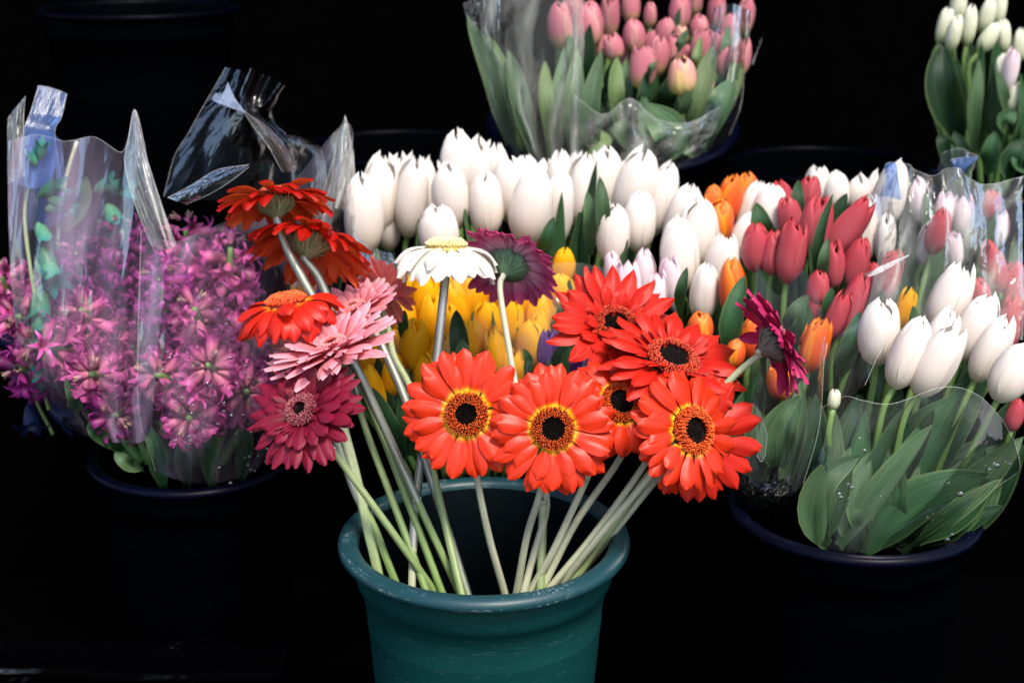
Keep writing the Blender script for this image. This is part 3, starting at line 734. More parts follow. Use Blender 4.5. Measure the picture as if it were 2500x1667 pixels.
YL = bunch('yellow tulips behind the gerberas', [
 (1376,646,76,50,4,.04),(1012,840,122,64,2,-.02),(964,840,70,36,-6,.0),(912,868,90,54,16,-.01),(914,950,104,48,-14,-.03),(1056,780,128,66,0,.02),(1112,745,116,62,-8,.04),
 (1038,728,120,62,0,.05),(1151,718,124,74,4,.06),(1151,828,92,68,2,-.01),(1076,858,84,56,4,-.02),(1212,858,108,56,-12,-.03),(1241,780,126,64,4,.02),(1278,738,100,48,2,.04),
 (1312,768,100,60,0,.03),(1306,716,74,78,0,.06),(1370,704,76,58,-6,.04),(1290,842,120,62,8,0),(1316,815,100,52,2,.02),(1000,730,110,56,-6,.07),(1085,700,110,60,4,.08),(1196,700,100,60,-3,.08),(1240,716,100,58,0,.07),(1345,740,96,54,5,.05),(958,915,96,50,8,-.02),(1042,912,96,54,-6,-.02),(1108,905,96,52,4,-.01),(1180,935,90,50,-5,-.03),(1100,800,110,56,3,.01),(1192,790,110,56,-4,.01),(990,780,104,52,6,.02),(1250,900,96,52,6,-.03)],
 T_YELLOW, 'yellow', 1.57, (1170, 1150), 1.66, op=(0,0,0,1), lean=.10, seed0=300, scale=1.12)
PU = bunch('purple tulips behind the gerberas', [(1342,856,104,58,4,-.03),(1184,884,70,32,-4,.0),(1418,892,90,50,6,-.02),(968,752,110,48,8,.06)],
 T_PURPLE, 'purple', 1.56, (1300, 1150), 1.66, op=(1,0), lean=.10, seed0=400)
BL = bunch('blush tulips behind the gerberas', [(1530,702,134,68,-2,-.02),(1574,668,120,52,3,.02),(1600,722,118,58,6,-.02),(1500,665,112,52,-6,.03),(1640,690,130,50,-8,.01)],
 T_BLUSH, 'blush', 1.60, (1560, 1050), 1.68, op=(1,0), lean=.08, seed0=450)
OR = bunch('orange tulips of the mixed bunch', [(1742,500,92,50,-6,.05),(1780,488,112,56,4,.06),(1758,540,88,58,2,.03),(1826,462,76,46,-3,.08),(1790,698,124,60,-3,-.06),
 (1992,840,118,60,10,-.10),(1794,862,64,50,6,-.10),(1710,800,70,58,-4,-.08),(1838,822,96,56,4,-.09),(1906,928,84,62,-6,-.12),(1955,806,60,32,-5,-.08)],
 T_ORANGE, 'orange', 1.64, (1850, 1080), 1.72, op=(0,1), lean=.08, seed0=500, scale=1.1)
RD = bunch('red tulips of the mixed bunch', [(1992,550,132,64,10,0),(2072,556,150,62,28,.0),(1846,602,106,60,-6,-.01),(1890,614,96,52,6,-.02),(1932,612,128,62,6,-.04),(2038,644,110,42,2,-.02),
 (2088,644,112,56,6,-.01),(1998,702,78,50,2,-.05),(1988,745,110,44,-3,-.04),(2080,742,140,52,14,-.06),(2048,770,108,46,20,-.07),(2172,668,110,48,10,-.03),(2134,686,90,40,-4,-.0),(1975,472,76,50,-8,.07),
 (1910,486,84,44,-14,.07),(1930,530,100,50,-8,.04),(2466,784,120,60,6,-.03),(2424,650,116,52,-18,.02),(2388,726,90,56,-6,0),(2420,500,60,44,0,.08),(2290,560,100,50,6,.05),(2474,700,110,50,0,.03),(2010,610,90,40,-4,.02)],
 T_RED, 'red', 1.62, (2030, 1060), 1.70, op=(0,0,1), lean=.08, seed0=600, scale=1.12)
Y2 = bunch('yellow tulips of the mixed bunch', [(2212,756,116,36,8,-.04)], T_YELLOW, 'yellow', 1.60, (2120, 1060), 1.66, lean=.08, seed0=650)
FW = bunch('white tulips of the wrapped front bunch', [(2146,806,160,92,4,.0),(2222,856,180,88,21,-.04),(2318,728,170,90,16,.05),(2386,796,172,84,19,.02),(2288,838,170,76,24,.02),(2290,880,176,92,27,-.05),
 (2420,848,162,72,18,.0),(2474,904,150,86,22,-.05)], T_WHITE, 'white', 1.47, (2110, 1300), 1.52, op=(0,0,1), lean=.02, nleaf=0, spread=.42, seed0=700, scale=1.04)
FB = bunch('white tulips of the wrapped front bunch', [(2037,974,54,30,4,-.02)], T_GREENW, 'greenish white', 1.47, (2060, 1300), 1.52, lean=.02, nleaf=0, seed0=720)
FR = bunch('red tulips under the wrapped white bunch', [(2478,1010,84,44,6,0)], T_RED, 'red', 1.50, (2440, 1230), 1.56, lean=.02, nleaf=0, seed0=730)
BR = bunch('pale tulips in milky film behind the front bunch', [(2246,486,110,48,-12,.02),(2302,520,110,46,8,.03),(2352,530,100,46,-4,.04),(2262,590,100,40,4,0),(2330,610,90,40,-10,.02),(2440,560,90,44,6,.05)],
 T_BLUSH, 'pale pink', 1.70, (2330, 1000), 1.74, op=(1,2,0), lean=.06, seed0=740)
PK = bunch('pink tulips in the bucket on the upper shelf', [(1368,62,112,62,-2,.02),(1440,58,104,68,3,.03),(1490,40,90,44,4,.08),(1549,86,82,58,2,.02),(1498,114,64,48,-8,0),
 (1610,136,88,48,10,-.01),(1646,120,70,46,6,.0),(1625,78,62,52,0,.04),(1661,28,84,54,4,.06),(1708,66,60,48,3,.05),(1711,112,76,50,2,0),(1784,70,70,44,8,.05),(1805,138,92,56,6,-.02),
 (1588,36,60,34,0,.08),(1750,30,80,44,5,.09),(1400,16,80,50,0,.10),(1540,14,80,44,0,.10),(1822,40,90,44,10,.09),(1694,-4,80,44,0,.12),(1530,140,70,44,-4,.05),(1590,110,66,42,3,.05),(1680,140,64,42,4,.03),(1750,110,70,44,3,.03),(1770,150,70,42,6,.0),(1460,110,60,40,-5,.06)],
 T_PINK, 'pink', 1.87, (1500, 330), 1.95, op=(1,0,2,0), lean=.10, seed0=800, spread=.55)
PK2 = bunch('pink tulips in the bucket on the upper shelf', [(1570,163,106,68,2,-.04),], T_PINK, 'pink', 1.87, (1540, 340), 1.92, op=(2,), lean=.10, seed0=840)
PS = bunch('pink tulips in the bucket on the upper shelf', [(1664,185,88,68,-3,-.05),(1664,84,46,34,0,.03)], T_STRIPE, 'yellow-edged pink', 1.87, (1620, 340), 1.92, op=(1,), lean=.10, seed0=850)
TR = bunch('closed white tulips on the upper shelf', [(2330,80,86,38,4,0),(2306,62,84,32,8,.02),(2364,62,96,36,3,.02),(2408,38,86,40,8,.03),(2414,92,78,38,24,0),(2450,86,78,32,-6,.01),(2446,172,84,34,-6,-.03),(2476,236,80,36,4,-.03),(2340,14,80,40,0,.06),(2440,22,80,36,4,.06),(2490,110,80,36,4,.03)],
 T_GREENW, 'greenish white', 1.90, (2430, 470), 1.99, op=(0,), lean=.08, seed0=900)
TRB = bunch('closed white tulips on the upper shelf', [(2468,170,104,38,2,-.04)], T_BLUSH, 'pink-flushed white', 1.90, (2440, 470), 1.96, lean=.08, seed0=920)

# ---- leaves that show clearly
leaf_on(FW[1], [(2049,1335,1.46),(2150,1190,1.42),(2278,1035,1.41)], 62, LEAFP, .35, (-.5, .3, .8))
leaf_on(FW[0], [(2056,1330,1.47),(2120,1170,1.44),(2202,998,1.44)], 44, LEAF, .5, (-.6, .1, .8))
leaf_on(FW[5], [(2100,1345,1.47),(2230,1230,1.44),(2414,1157,1.43)], 120, LEAF, .25, (-.1, .6, .8))
leaf_on(FB[0], [(2020,1335,1.46),(1978,1260,1.42),(2010,1170,1.41),(2100,1112,1.42)], 84, LEAFP, .3, (.3, .2, .9))
leaf_on(FB[0], [(2040,1300,1.48),(2090,1200,1.46),(2167,1133,1.45)], 46, LEAFD, .5, (-.4, .4, .8))
leaf_on(FW[4], [(2120,1270,1.50),(2200,1090,1.47),(2326,968,1.46)], 78, LEAF, .3, (-.5, .4, .8))
leaf_on(FW[2], [(2140,1260,1.49),(2230,1110,1.46),(2281,998,1.45)], 56, LEAFD, .5, (-.6, .3, .8))
leaf_on(FW[7], [(2240,1335,1.48),(2340,1290,1.45),(2448,1234,1.44)], 66, LEAFD, .35, (-.1, .7, .7))
leaf_on(FW[7], [(2330,1320,1.52),(2420,1220,1.49),(2502,1085,1.48)], 84, LEAFD, .3, (-.4, .5, .8))
leaf_on(FW[6], [(2180,1280,1.52),(2300,1060,1.50),(2402,870,1.49)], 62, LEAF, .45, (-.6, .3, .7))
leaf_on(FW[6], [(2200,1280,1.53),(2330,1060,1.52),(2424,872,1.51)], 56, LEAFD, .45, (.3, .3, .9))
leaf_on(FW[3], [(2160,1280,1.53),(2290,1080,1.52),(2370,900,1.52)], 70, LEAFD, .3, (-.3, .3, .9))
leaf_on(FW[0], [(2080,1300,1.52),(2120,1100,1.51),(2130,930,1.50)], 50, LEAF, .4, (-.4, .2, .9))
leaf_on(FW[1], [(2100,1300,1.53),(2160,1100,1.53),(2200,930,1.53)], 64, LEAFD, .3, (.2, .2, .9))
leaf_on(FW[7], [(2250,1300,1.55),(2400,1130,1.55),(2490,960,1.54)], 90, LEAFD, .3, (-.3, .3, .9))
leaf_on(FW[5], [(2150,1320,1.54),(2300,1180,1.55),(2440,1060,1.55)], 100, LEAFD, .3, (-.3, .5, .9))
leaf_on(FW[2], [(2060,1300,1.55),(2040,1120,1.55),(2060,960,1.54)], 80, LEAFD, .3, (-.2, .1, .9))
rl = random.Random(99)
for i in range(16):
    bx = rl.uniform(2030, 2200); tx = bx + rl.uniform(-60, 300); ty = rl.uniform(960, 1180)
    if tx > 2480: tx = 2480
    dd = rl.uniform(1.46, 1.55)
    leaf_on(FW[i % 8], [(bx, rl.uniform(1310, 1345), dd+.01), ((bx+tx)/2+rl.uniform(-30, 30), (1330+ty)/2, dd-.015), (tx, ty, dd-.01)], rl.uniform(50, 95), rl.choice((LEAF, LEAF, LEAFD, LEAFP)), .4, (rl.uniform(-.6, .3), .4, .8), rl.uniform(-.5, .5), i)
for i in range(9):
    bx = rl.uniform(1790, 1960); tx = bx + rl.uniform(-40, 60); ty = rl.uniform(900, 1080); dd = rl.uniform(1.53, 1.60)
    leaf_on(OR[4+i % 7], [(bx, rl.uniform(1170, 1215), dd+.01), ((bx+tx)/2+rl.uniform(-25, 25), (1190+ty)/2, dd-.015), (tx, ty, dd-.01)], rl.uniform(50, 90), rl.choice((LEAF, LEAFD, LEAFP)), .4, (rl.uniform(-.5, .4), .3, .8), rl.uniform(-.5, .5), i)
for i in range(18):
    bx = rl.uniform(1990, 2120); tx = bx + rl.uniform(-30, 160); ty = rl.uniform(1080, 1220); dd = rl.uniform(1.45, 1.49)
    if i % 2: bx = rl.uniform(2150, 2330); tx = rl.uniform(2400, 2505); ty = rl.uniform(1060, 1250)
    leaf_on(FW[i % 8], [(bx, rl.uniform(1310, 1345), dd+.01), ((bx+tx)/2+rl.uniform(-30, 20), (1335+ty)/2, dd-.015), (tx, ty, dd-.01)], rl.uniform(55, 90), rl.choice((LEAF, LEAFP, LEAFP)), .4, (rl.uniform(-.6, .3), .4, .8), rl.uniform(-.6, .6), i)
leaf_on(OR[9], [(1897,1140,1.52),(1900,1060,1.49),(1952,966,1.48)], 96, LEAFP, .3, (-.2, .2, .9))
leaf_on(OR[5], [(1960,1180,1.54),(1985,1080,1.52),(1990,960,1.52)], 70, LEAFD, .4, (.2, .2, .9))
leaf_on(OR[4], [(1776,860,1.56),(1790,770,1.54),(1818,672,1.55)], 58, LEAF, .35, (-.4, .1, .9))
leaf_on(OR[6], [(1800,1120,1.58),(1830,1000,1.55),(1850,900,1.54)], 70, LEAF, .4, (.3, .2, .9))
leaf_on(OR[8], [(1850,1150,1.58),(1890,1030,1.57),(1910,960,1.56)], 60, LEAFD, .4, (.1, .2, .9))
leaf_on(RD[0], [(2000,700,1.60),(2000,600,1.57),(2034,474,1.57)], 34, LEAF, .5, (-.7, .1, .7))
leaf_on(RD[0], [(2010,690,1.59),(2012,640,1.56),(2022,580,1.56)], 30, LEAFP, .5, (-.4, .1, .9))
leaf_on(RD[1], [(2040,600,1.64),(2045,530,1.63),(2068,472,1.63)], 40, LEAFD, .5, (-.4, .1, .9))
leaf_on(WR[3], [(1880,600,1.66),(1862,560,1.62),(1846,494,1.62)], 56, LEAF, .3, (-.2, .1, .9))
leaf_on(RD[13], [(1950,540,1.66),(1946,490,1.65),(1950,440,1.66)], 34, LEAF, .4, (0, .1, .9))
leaf_on(RD[8], [(1920,820,1.58),(1940,770,1.55),(1974,720,1.56)], 44, LEAFP, .4, (-.3, .2, .9))
leaf_on(RD[8], [(1930,840,1.57),(1950,800,1.55),(1972,752,1.55)], 34, LEAF, .4, (-.3, .2, .9))
leaf_on(RD[9], [(2050,920,1.54),(2075,850,1.52),(2100,760,1.53)], 52, LEAF, .4, (-.5, .2, .9))
leaf_on(RD[7], [(2010,800,1.57),(2020,750,1.55),(2032,700,1.55)], 28, LEAF, .5, (-.4, .2, .9))
leaf_on(Y2[0], [(2225,860,1.55),(2230,800,1.54),(2228,745,1.54)], 44, LEAF, .4, (.3, .2, .9))
leaf_on(WH[17], [(1440,620,1.66),(1446,540,1.62),(1434,466,1.62)], 42, LEAFP, .35, (-.2, .1, .9))
leaf_on(WH[18], [(1468,610,1.66),(1470,520,1.61),(1464,430,1.61)], 40, LEAFP, .35, (.3, .1, .9))
leaf_on(WH[11], [(1320,640,1.64),(1336,590,1.61),(1352,530,1.61)], 40, LEAF, .4, (-.3, .1, .9))
leaf_on(WH[25], [(1664,780,1.62),(1664,720,1.57),(1678,652,1.57)], 34, LEAF, .5, (-.5, .1, .9))
leaf_on(YL[4], [(1130,900,1.52),(1122,830,1.51),(1114,756,1.52)], 50, LEAFD, .4, (-.2, .1, .9))
leaf_on(YL[9], [(1134,960,1.50),(1130,880,1.49),(1130,826,1.49)], 44, LEAFD, .4, (.1, .1, .9))
leaf_on(YL[17], [(1284,920,1.51),(1290,880,1.5),(1278,850,1.5)], 22, LEAF, .4, (.1, .1, .9))
leaf_on(PU[0], [(1356,930,1.50),(1364,870,1.48),(1398,830,1.48)], 30, LEAFP, .5, (-.6, .1, .8))
leaf_on(YL[1], [(985,830,1.55),(984,790,1.53),(988,756,1.53)], 26, LEAF, .4, (.1, .1, .9))
leaf_on(TR[0], [(2335,330,1.90),(2300,220,1.85),(2300,110,1.86)], 84, LEAFD, .6, (-.2, .1, .9))
leaf_on(TR[2], [(2370,380,1.92),(2375,260,1.87),(2390,140,1.87)], 46, LEAFP, .4, (.3, .1, .9))
leaf_on(TR[6], [(2470,330,1.9),(2450,240,1.86),(2430,170,1.86)], 36, LEAFP, .4, (.3, .1, .9))
for i, (a, b, c, w) in enumerate([((2360,420),(2350,380),(2330,320),50),((2410,430),(2420,380),(2430,320),50),((2460,440),(2470,390),(2500,340),56),((2440,340),(2450,300),(2480,270),50),((2330,420),(2310,360),(2290,330),44),((2500,430),(2490,400),(2470,380),46)]):
    leaf_on(TR[4+i % 5], [(*a, 1.88), (*b, 1.85), (*c, 1.85)], w, (LEAFD, LEAF)[i % 2], .35, (random.uniform(-.5, .5), .4, .8))
pk_leaf = [(1300,380,1270,250,1240,120,46),(1340,385,1330,260,1330,150,40),(1400,380,1400,250,1410,120,46),(1450,390,1440,270,1470,120,44),(1500,360,1500,230,1505,140,44),(1530,340,1528,230,1530,140,40),
 (1600,390,1580,320,1570,230,48),(1660,390,1700,260,1745,110,60),(1640,380,1670,280,1700,180,50),(1720,370,1760,260,1790,190,60),(1740,330,1790,220,1800,120,36),(1560,400,1520,330,1480,250,60),
 (1620,400,1640,330,1560,250,80),(1400,400,1450,350,1490,330,60),(1700,400,1680,350,1640,330,70),(1250,360,1210,200,1140,40,50),(1280,370,1240,230,1190,80,46),(1360,380,1360,250,1380,110,30),(1580,240,1590,170,1610,150,18),(1690,210,1700,150,1712,90,22),(1760,200,1770,120,1780,60,22),(1640,170,1660,110,1680,70,20)]
for i, q in enumerate(pk_leaf):
    leaf_on(PK[i % 15], [(q[0],q[1],1.86+.03*(i % 3)),(q[2],q[3],1.80+.03*(i % 3)),(q[4],q[5],1.82+.03*(i % 3))], q[6]*1.15, (LEAFP, LEAFY, LEAFP)[i % 3], .35, (random.uniform(-.5,.5), .3, .8), seed=i)

# ---- every tulip's own description
ORD = 'first second third fourth fifth sixth seventh eighth ninth tenth eleventh twelfth thirteenth fourteenth fifteenth sixteenth'.split()
groups = {}
for r in TULIPS: groups.setdefault((r[4], r[3]), []).append(r)
PLACE = {'white tulips of the rear bunch': 'rear bunch above the gerberas', 'white tulips among the red ones': 'bunch mixed with red tulips',
 'yellow tulips behind the gerberas': 'bunch behind the gerberas', 'purple tulips behind the gerberas': 'yellow bunch behind the gerberas', 'blush tulips behind the gerberas': 'bunch above the red gerberas',
 'orange tulips of the mixed bunch': 'mixed bunch by the magenta gerbera', 'red tulips of the mixed bunch': 'mixed red bunch', 'yellow tulips of the mixed bunch': 'mixed red bunch',
 'white tulips of the wrapped front bunch': 'wrapped front bunch', 'red tulips under the wrapped white bunch': 'wrapped front bunch', 'pale tulips in milky film behind the front bunch': 'milky film wrap',
 'pink tulips in the bucket on the upper shelf': 'upper shelf bucket', 'closed white tulips on the upper shelf': 'upper shelf bucket'}
for (b, c), rs in groups.items():
    ys = sorted(r[2] for r in rs)
    cuts = [ys[len(ys)//3], ys[2*len(ys)//3]] if len(rs) > 12 else ([ys[len(ys)//2]] if len(rs) > 5 else [])
    names = {0: [''], 1: ['upper ', 'lower '], 2: ['top ', 'middle ', 'bottom ']}[len(cuts)]
    rows = {}
    for r in rs: rows.setdefault(sum(r[2] > q for q in cuts), []).append(r)
    for ri, rr_ in rows.items():
        rr_.sort(key=lambda r: r[1])
        for i, r in enumerate(rr_):
            lean_w = 'leaning ' if abs(r[5]) > 13 else ''
            row = f'{names[ri]}row, ' if names[ri] else ''
            if len(rr_) > 1: r[0]['label'] = f'{lean_w}{c} tulip, {ORD[i]} from left in {row}{PLACE[b]}'
            else: r[0]['label'] = f'{"single " if len(rs) == 1 else ""}{lean_w}{c} tulip in {row}{PLACE[b]}'

# ------------------------------------------------------------------ hyacinths
def hy_mat(name, tube_c, lobe_c, tip_c):
    k = N(name); u, v = k.uv(); r = k.rnd()
    nv = k.noise(k.vec(k.math('MULTIPLY', u, 18), k.math('MULTIPLY', v, 3), k.math('MULTIPLY', r, 30)), 1.0, 3)
    col = k.ramp(v, [(0, tube_c), (.5, lobe_c), (1, tip_c)])
    lum = k.math('MULTIPLY', k.math('ADD', k.math('MULTIPLY', nv, .5), .75), k.math('ADD', k.math('MULTIPLY', r, .9), .5))
    col = k.mix(1.0, col, k.vec(lum, lum, lum), 'MULTIPLY')
    t = k.n('BsdfTranslucent'); k.put(t.inputs['Color'], col)
    return k.done(k.shmix(.2, k.pbr(col, .45, .4, k.bump(nv, .3, .001)), t.outputs[0]))
HY = hy_mat('hyacinth_pink_purple', (.50, .15, .20), (.44, .055, .23), (.50, .10, .34))
HYD = hy_mat('hyacinth_deep_purple', (.22, .03, .10), (.22, .014, .15), (.27, .032, .21))
HYB = hy_mat('hyacinth_bud', (.30, .13, .18), (.34, .16, .20), (.36, .34, .10))
TEAL = hy_mat('dyed_teal', (.10, .24, .09), (.006, .21, .145), (.004, .10, .17))
BLUED = hy_mat('dyed_blue', (.003, .012, .05), (.002, .008, .05), (.002, .01, .05))

def floret_mesh(name, L, rt, lob, curl, seed, lobes=6):
    """one bell: tube plus pointed lobes curling back"""
    rnd = random.Random(seed); vs_, uv, fs = [], [], []
    rings = [(.25, 0), (.85, .18), (1.0, .40), (1.05, .58)]
    n = lobes*2
    for (r, z) in rings:
        for s in range(n):
            a = 2*math.pi*s/n
            vs_.append(Vector((rt*r*math.cos(a), rt*r*math.sin(a), z*L))); uv.append((s/n, z*.8))
    for k_ in range(len(rings)-1):
        for s in range(n):
            a, b = k_*n+s, k_*n+(s+1) % n
            fs.append((a, b, b+n, a+n))
    top = (len(rings)-1)*n
    for q in range(lobes):
        a = 2*math.pi*(q*2+1)/n; er = Vector((math.cos(a), math.sin(a), 0)); et = Vector((-math.sin(a), math.cos(a), 0))
        k0 = len(vs_); cl = curl*rnd.uniform(.8, 1.2)
        p = er*rt*1.05 + Vector((0, 0, .58*L)); ang = .25
        for j, w in enumerate((.95, .62, .08)):
            ang += cl*.55
            p = p + (er*math.sin(ang)+Vector((0, 0, math.cos(ang))))*lob*(.36, .36, .34)[j]
            vs_ += [p-et*rt*w*.5, p+et*rt*w*.5]; uv += [(q/lobes, .65+.15*j), (q/lobes+.08, .65+.15*j)]
        s0, s1 = top+(q*2) % n, top+(q*2+2) % n; sm = top+(q*2+1) % n
        fs += [(s0, sm, k0), (sm, k0+1, k0), (sm, s1, k0+1), (k0, k0+1, k0+3, k0+2), (k0+2, k0+3, k0+5, k0+4)]
    return mesh(name, vs_, fs, uv)
FLO = {}
def flo(mat, i, bud=False):
    key = (mat.name, i, bud)
    if key not in FLO:
        m = floret_mesh('floret', .034, .0056, .017, (1.1, 1.6, 2.1, 1.3)[i], i) if not bud else floret_mesh('bud', .017, .0038, .006, .1, i)
        m.materials.append(mat); FLO[key] = m
    return FLO[key]

def hyacinth(x, y, d, axis, h, label, mat, seed, n=34, sc=1.0, root=None, leaves=0):
    rnd = random.Random(seed); ax = cv(*axis); C = P(x, y, d)
    root = Vector(root)
    t = thing('hyacinth', label, 'hyacinth', root, 'pink-purple hyacinths in film')
    bottom = C - ax*h*.5; top = C + ax*h*.5
    line = [p-root for p in catmull([top-ax*h*.1, C, bottom, bottom.lerp(root, .6)-ax*.01, root], 20)]
    link('stem', tube('hyacinth_stem', line, lambda q: .003+.003*min(1, q*2), 8), t, STEM_T)
    B = aim(ax, rnd.random()*6)
    for i in range(n):
        q = (i+.5)/n; a = i*2.399963
        pos = bottom + ax*h*q
        el = -.30 + .9*smooth(.75, 1.0, q) + rnd.uniform(-.2, .2)
        dr = (B @ Vector((math.cos(a)*math.cos(el), math.sin(a)*math.cos(el), math.sin(el)))).normalized()
        s = sc*rnd.uniform(.85, 1.15)*(1.0-.35*smooth(.75, 1, q))
        bud = q > .93
        M = Matrix.Translation(pos+dr*.006*sc-root) @ aim(dr, rnd.random()*6) @ Matrix.Scale(s, 4)
        link('bud' if bud else 'floret', flo(HYB if bud else mat, rnd.randrange(4), bud), t, None, M)
    for i in range(leaves):
        a = rnd.uniform(-1.3, 1.3); side = Vector((math.sin(a), -math.cos(a), 0))
        p0 = root + side*.01; p1 = root.lerp(bottom, .6)+side*.025; p2 = bottom + ax*h*rnd.uniform(-.1, .35) + side*.04
        link('leaf', leaf_mesh('strap_leaf', [p0-root, p1-root, p2-root], .018, .6, seed+i, nrm=-side), t, LEAF)
    return t
HRX, HRY = 480, 1120
hy = [ # x, y, d, axis(right, up, viewer), height, mat
 (520,905,1.52,(.05,.20,.97),.085,HY,'pink-purple hyacinth with star-like spread florets, centre of the nearer film'),
 (425,925,1.54,(-.35,.15,.92),.085,HY,'pink-purple hyacinth at the near film fold, beside the star-like one'),
 (478,1010,1.53,(-.05,-.1,.98),.075,HY,'lowest pink-purple hyacinth in the nearer film, over the green leaves'),
 (590,960,1.55,(.35,.1,.93),.085,HY,'pink-purple hyacinth partly behind the crimson gerbera'),
 (490,800,1.58,(0,.55,.83),.095,HY,'upright pink-purple hyacinth above the star-like one'),
 (600,850,1.60,(.3,.5,.8),.09,HY,'hazy pink-purple hyacinth behind the pink gerbera petals'),
 (405,760,1.62,(-.1,.9,.4),.10,HYD,'dim purple hyacinth deep behind the film fold'),
 (560,690,1.66,(.1,.9,.4),.11,HY,'tall hazy hyacinth under the second red gerbera'),
 (460,650,1.68,(0,.95,.3),.11,HY,'tall hazy pink hyacinth beneath the folded film strip'),
 (150,855,1.58,(-.5,.2,.84),.09,HY,'outermost pink-purple hyacinth, leaning toward the teal flowers'),
 (245,915,1.56,(0,.05,.99),.09,HY,'pink-purple hyacinth with spidery florets in the farther film'),
 (300,1000,1.57,(0,-.15,.98),.08,HYD,'lowest deep purple hyacinth hanging over the bucket edge'),
 (235,800,1.62,(-.2,.5,.84),.10,HY,'pink-purple hyacinth standing behind the spidery one'),
 (300,650,1.70,(.05,.95,.3),.11,HYD,'magenta hyacinth rising highest in the farther film'),
 (200,700,1.72,(-.1,.95,.3),.11,HYD,'shadowed purple hyacinth beside the teal flower stem'),
 (85,800,1.62,(-.3,.4,.86),.085,HY,'pink-purple hyacinth nearest the teal flower stem'),
 (95,905,1.60,(-.4,.1,.9),.075,HYD,'low dark purple hyacinth beside the dyed blue flowers'),
 (665,860,1.64,(.4,.5,.8),.08,HY,'hazy hyacinth just behind the pink gerbera petals, rightmost of the bunch'),
 (25,730,1.66,(-.2,.9,.4),.07,HY,'pink hyacinth cut off by the picture edge'),
 (650,930,1.60,(.4,.6,.6),.08,HYD,'deep purple hyacinth showing behind the gerbera stems'),
]
HYO = []
for i, (x, y, d, axd, h, m, lab) in enumerate(hy):
    root = P(HRX+(x-HRX)*.35, HRY+10, 1.66)
    HYO.append(hyacinth(x, y, d, axd, h, lab, m, 40+i, 32, 1.12, root, 2 if i in (1, 4, 12) else 0))
def hleaf(t, a, b, c, w, m=LEAF, face=(0, .3, 1)):
    leaf_on(t, [a, b, c], w, m, .5, face)
hleaf(HYO[2], (400,1190,1.58), (385,1110,1.54), (370,1040,1.53), 46)
hleaf(HYO[2], (460,1190,1.58), (450,1120,1.53), (450,1060,1.53), 44, LEAFD)
hleaf(HYO[0], (520,1190,1.58), (515,1110,1.54), (530,1040,1.53), 42)
hleaf(HYO[3], (590,1180,1.60), (600,1090,1.56), (606,1000,1.55), 40, LEAFD)
hleaf(HYO[11], (300,1100,1.60), (240,1060,1.54), (218,1030,1.54), 34)
hleaf(HYO[11], (350,1150,1.60), (310,1130,1.55), (280,1105,1.55), 36, LEAFP)
hleaf(HYO[10], (200,1040,1.60), (180,980,1.54), (160,920,1.54), 26)
hleaf(HYO[9], (215,1000,1.60), (196,950,1.56), (190,900,1.56), 22)
hleaf(HYO[12], (100,560,1.72), (110,500,1.69), (120,430,1.68), 46, LEAFD)
hleaf(HYO[13], (150,560,1.72), (190,490,1.69), (212,430,1.68), 60, LEAFP, (.4, .2, .9))

# dyed teal flower stems at the edge
BELL = {}
def bell(mat, i):
    key = (mat.name, i)
    if key not in BELL:
        m = floret_mesh('bell', .034, (.0075, .0066, .0085)[i], .010, (.5, 1.2, .2)[i], i+20, 5); m.materials.append(mat); BELL[key] = m
    return BELL[key]
def dyed(label, pts, d, spots, mat, seed, sc):
    rnd = random.Random(seed); w = [P(x, y, d) for x, y in pts]; root = w[-1]
    t = thing('dyed_flower_stem', label, 'dyed flower', root, 'dyed flowers beside the hyacinths')
    link('stem', tube('dyed_stem', [p-root for p in catmull(w, 20)], .0022, 8), t, STEM_GG)
    for i, (x, y, ang, s) in enumerate(spots):
        dr = cv(math.sin(R_(ang)), math.cos(R_(ang)), rnd.uniform(.1, .6))
        link('blossom', bell(mat, rnd.randrange(3)), t, None, Matrix.Translation(P(x, y, d-.02)-root) @ aim(dr, rnd.random()*6) @ Matrix.Diagonal((sc*s*1.3, sc*s*1.3, sc*s*1.5, 1)))
dyed('teal dyed flower stem with drooping bells at the edge of the stall', [(100,340),(78,430),(60,520),(72,640),(90,760),(95,900),(120,1000)], 1.60,
     [(98,390,15,.6),(88,405,-20,.5),(118,486,110,1.0),(96,480,60,.9),(112,512,80,1.0),(92,545,150,.9),(104,590,165,1.1),(88,640,130,1.2),(112,632,150,1.1),(100,700,175,1.2),(92,755,160,1.1),(108,800,170,1.0),(84,830,190,1.0),(100,870,170,1.0)], TEAL, 5, .95)
dyed('second teal dyed flower stem, behind the film with a leaf', [(188,345),(165,420),(150,500),(140,620),(150,760),(170,1000)], 1.72,
     [(255,460,90,1.0),(230,470,60,.8),(262,500,150,1.0),(240,540,120,.8)], TEAL, 6, 1.0)
dyed('dark blue dyed flower stem low by the picture edge', [(60,830),(70,900),(90,980),(130,1060)], 1.64,
     [(50,850,-60,1.2),(85,870,60,1.3),(100,930,90,1.3),(75,980,170,1.3),(120,990,120,1.2),(100,860,20,1.2),(70,820,0,1.2)], BLUED, 8, .8)

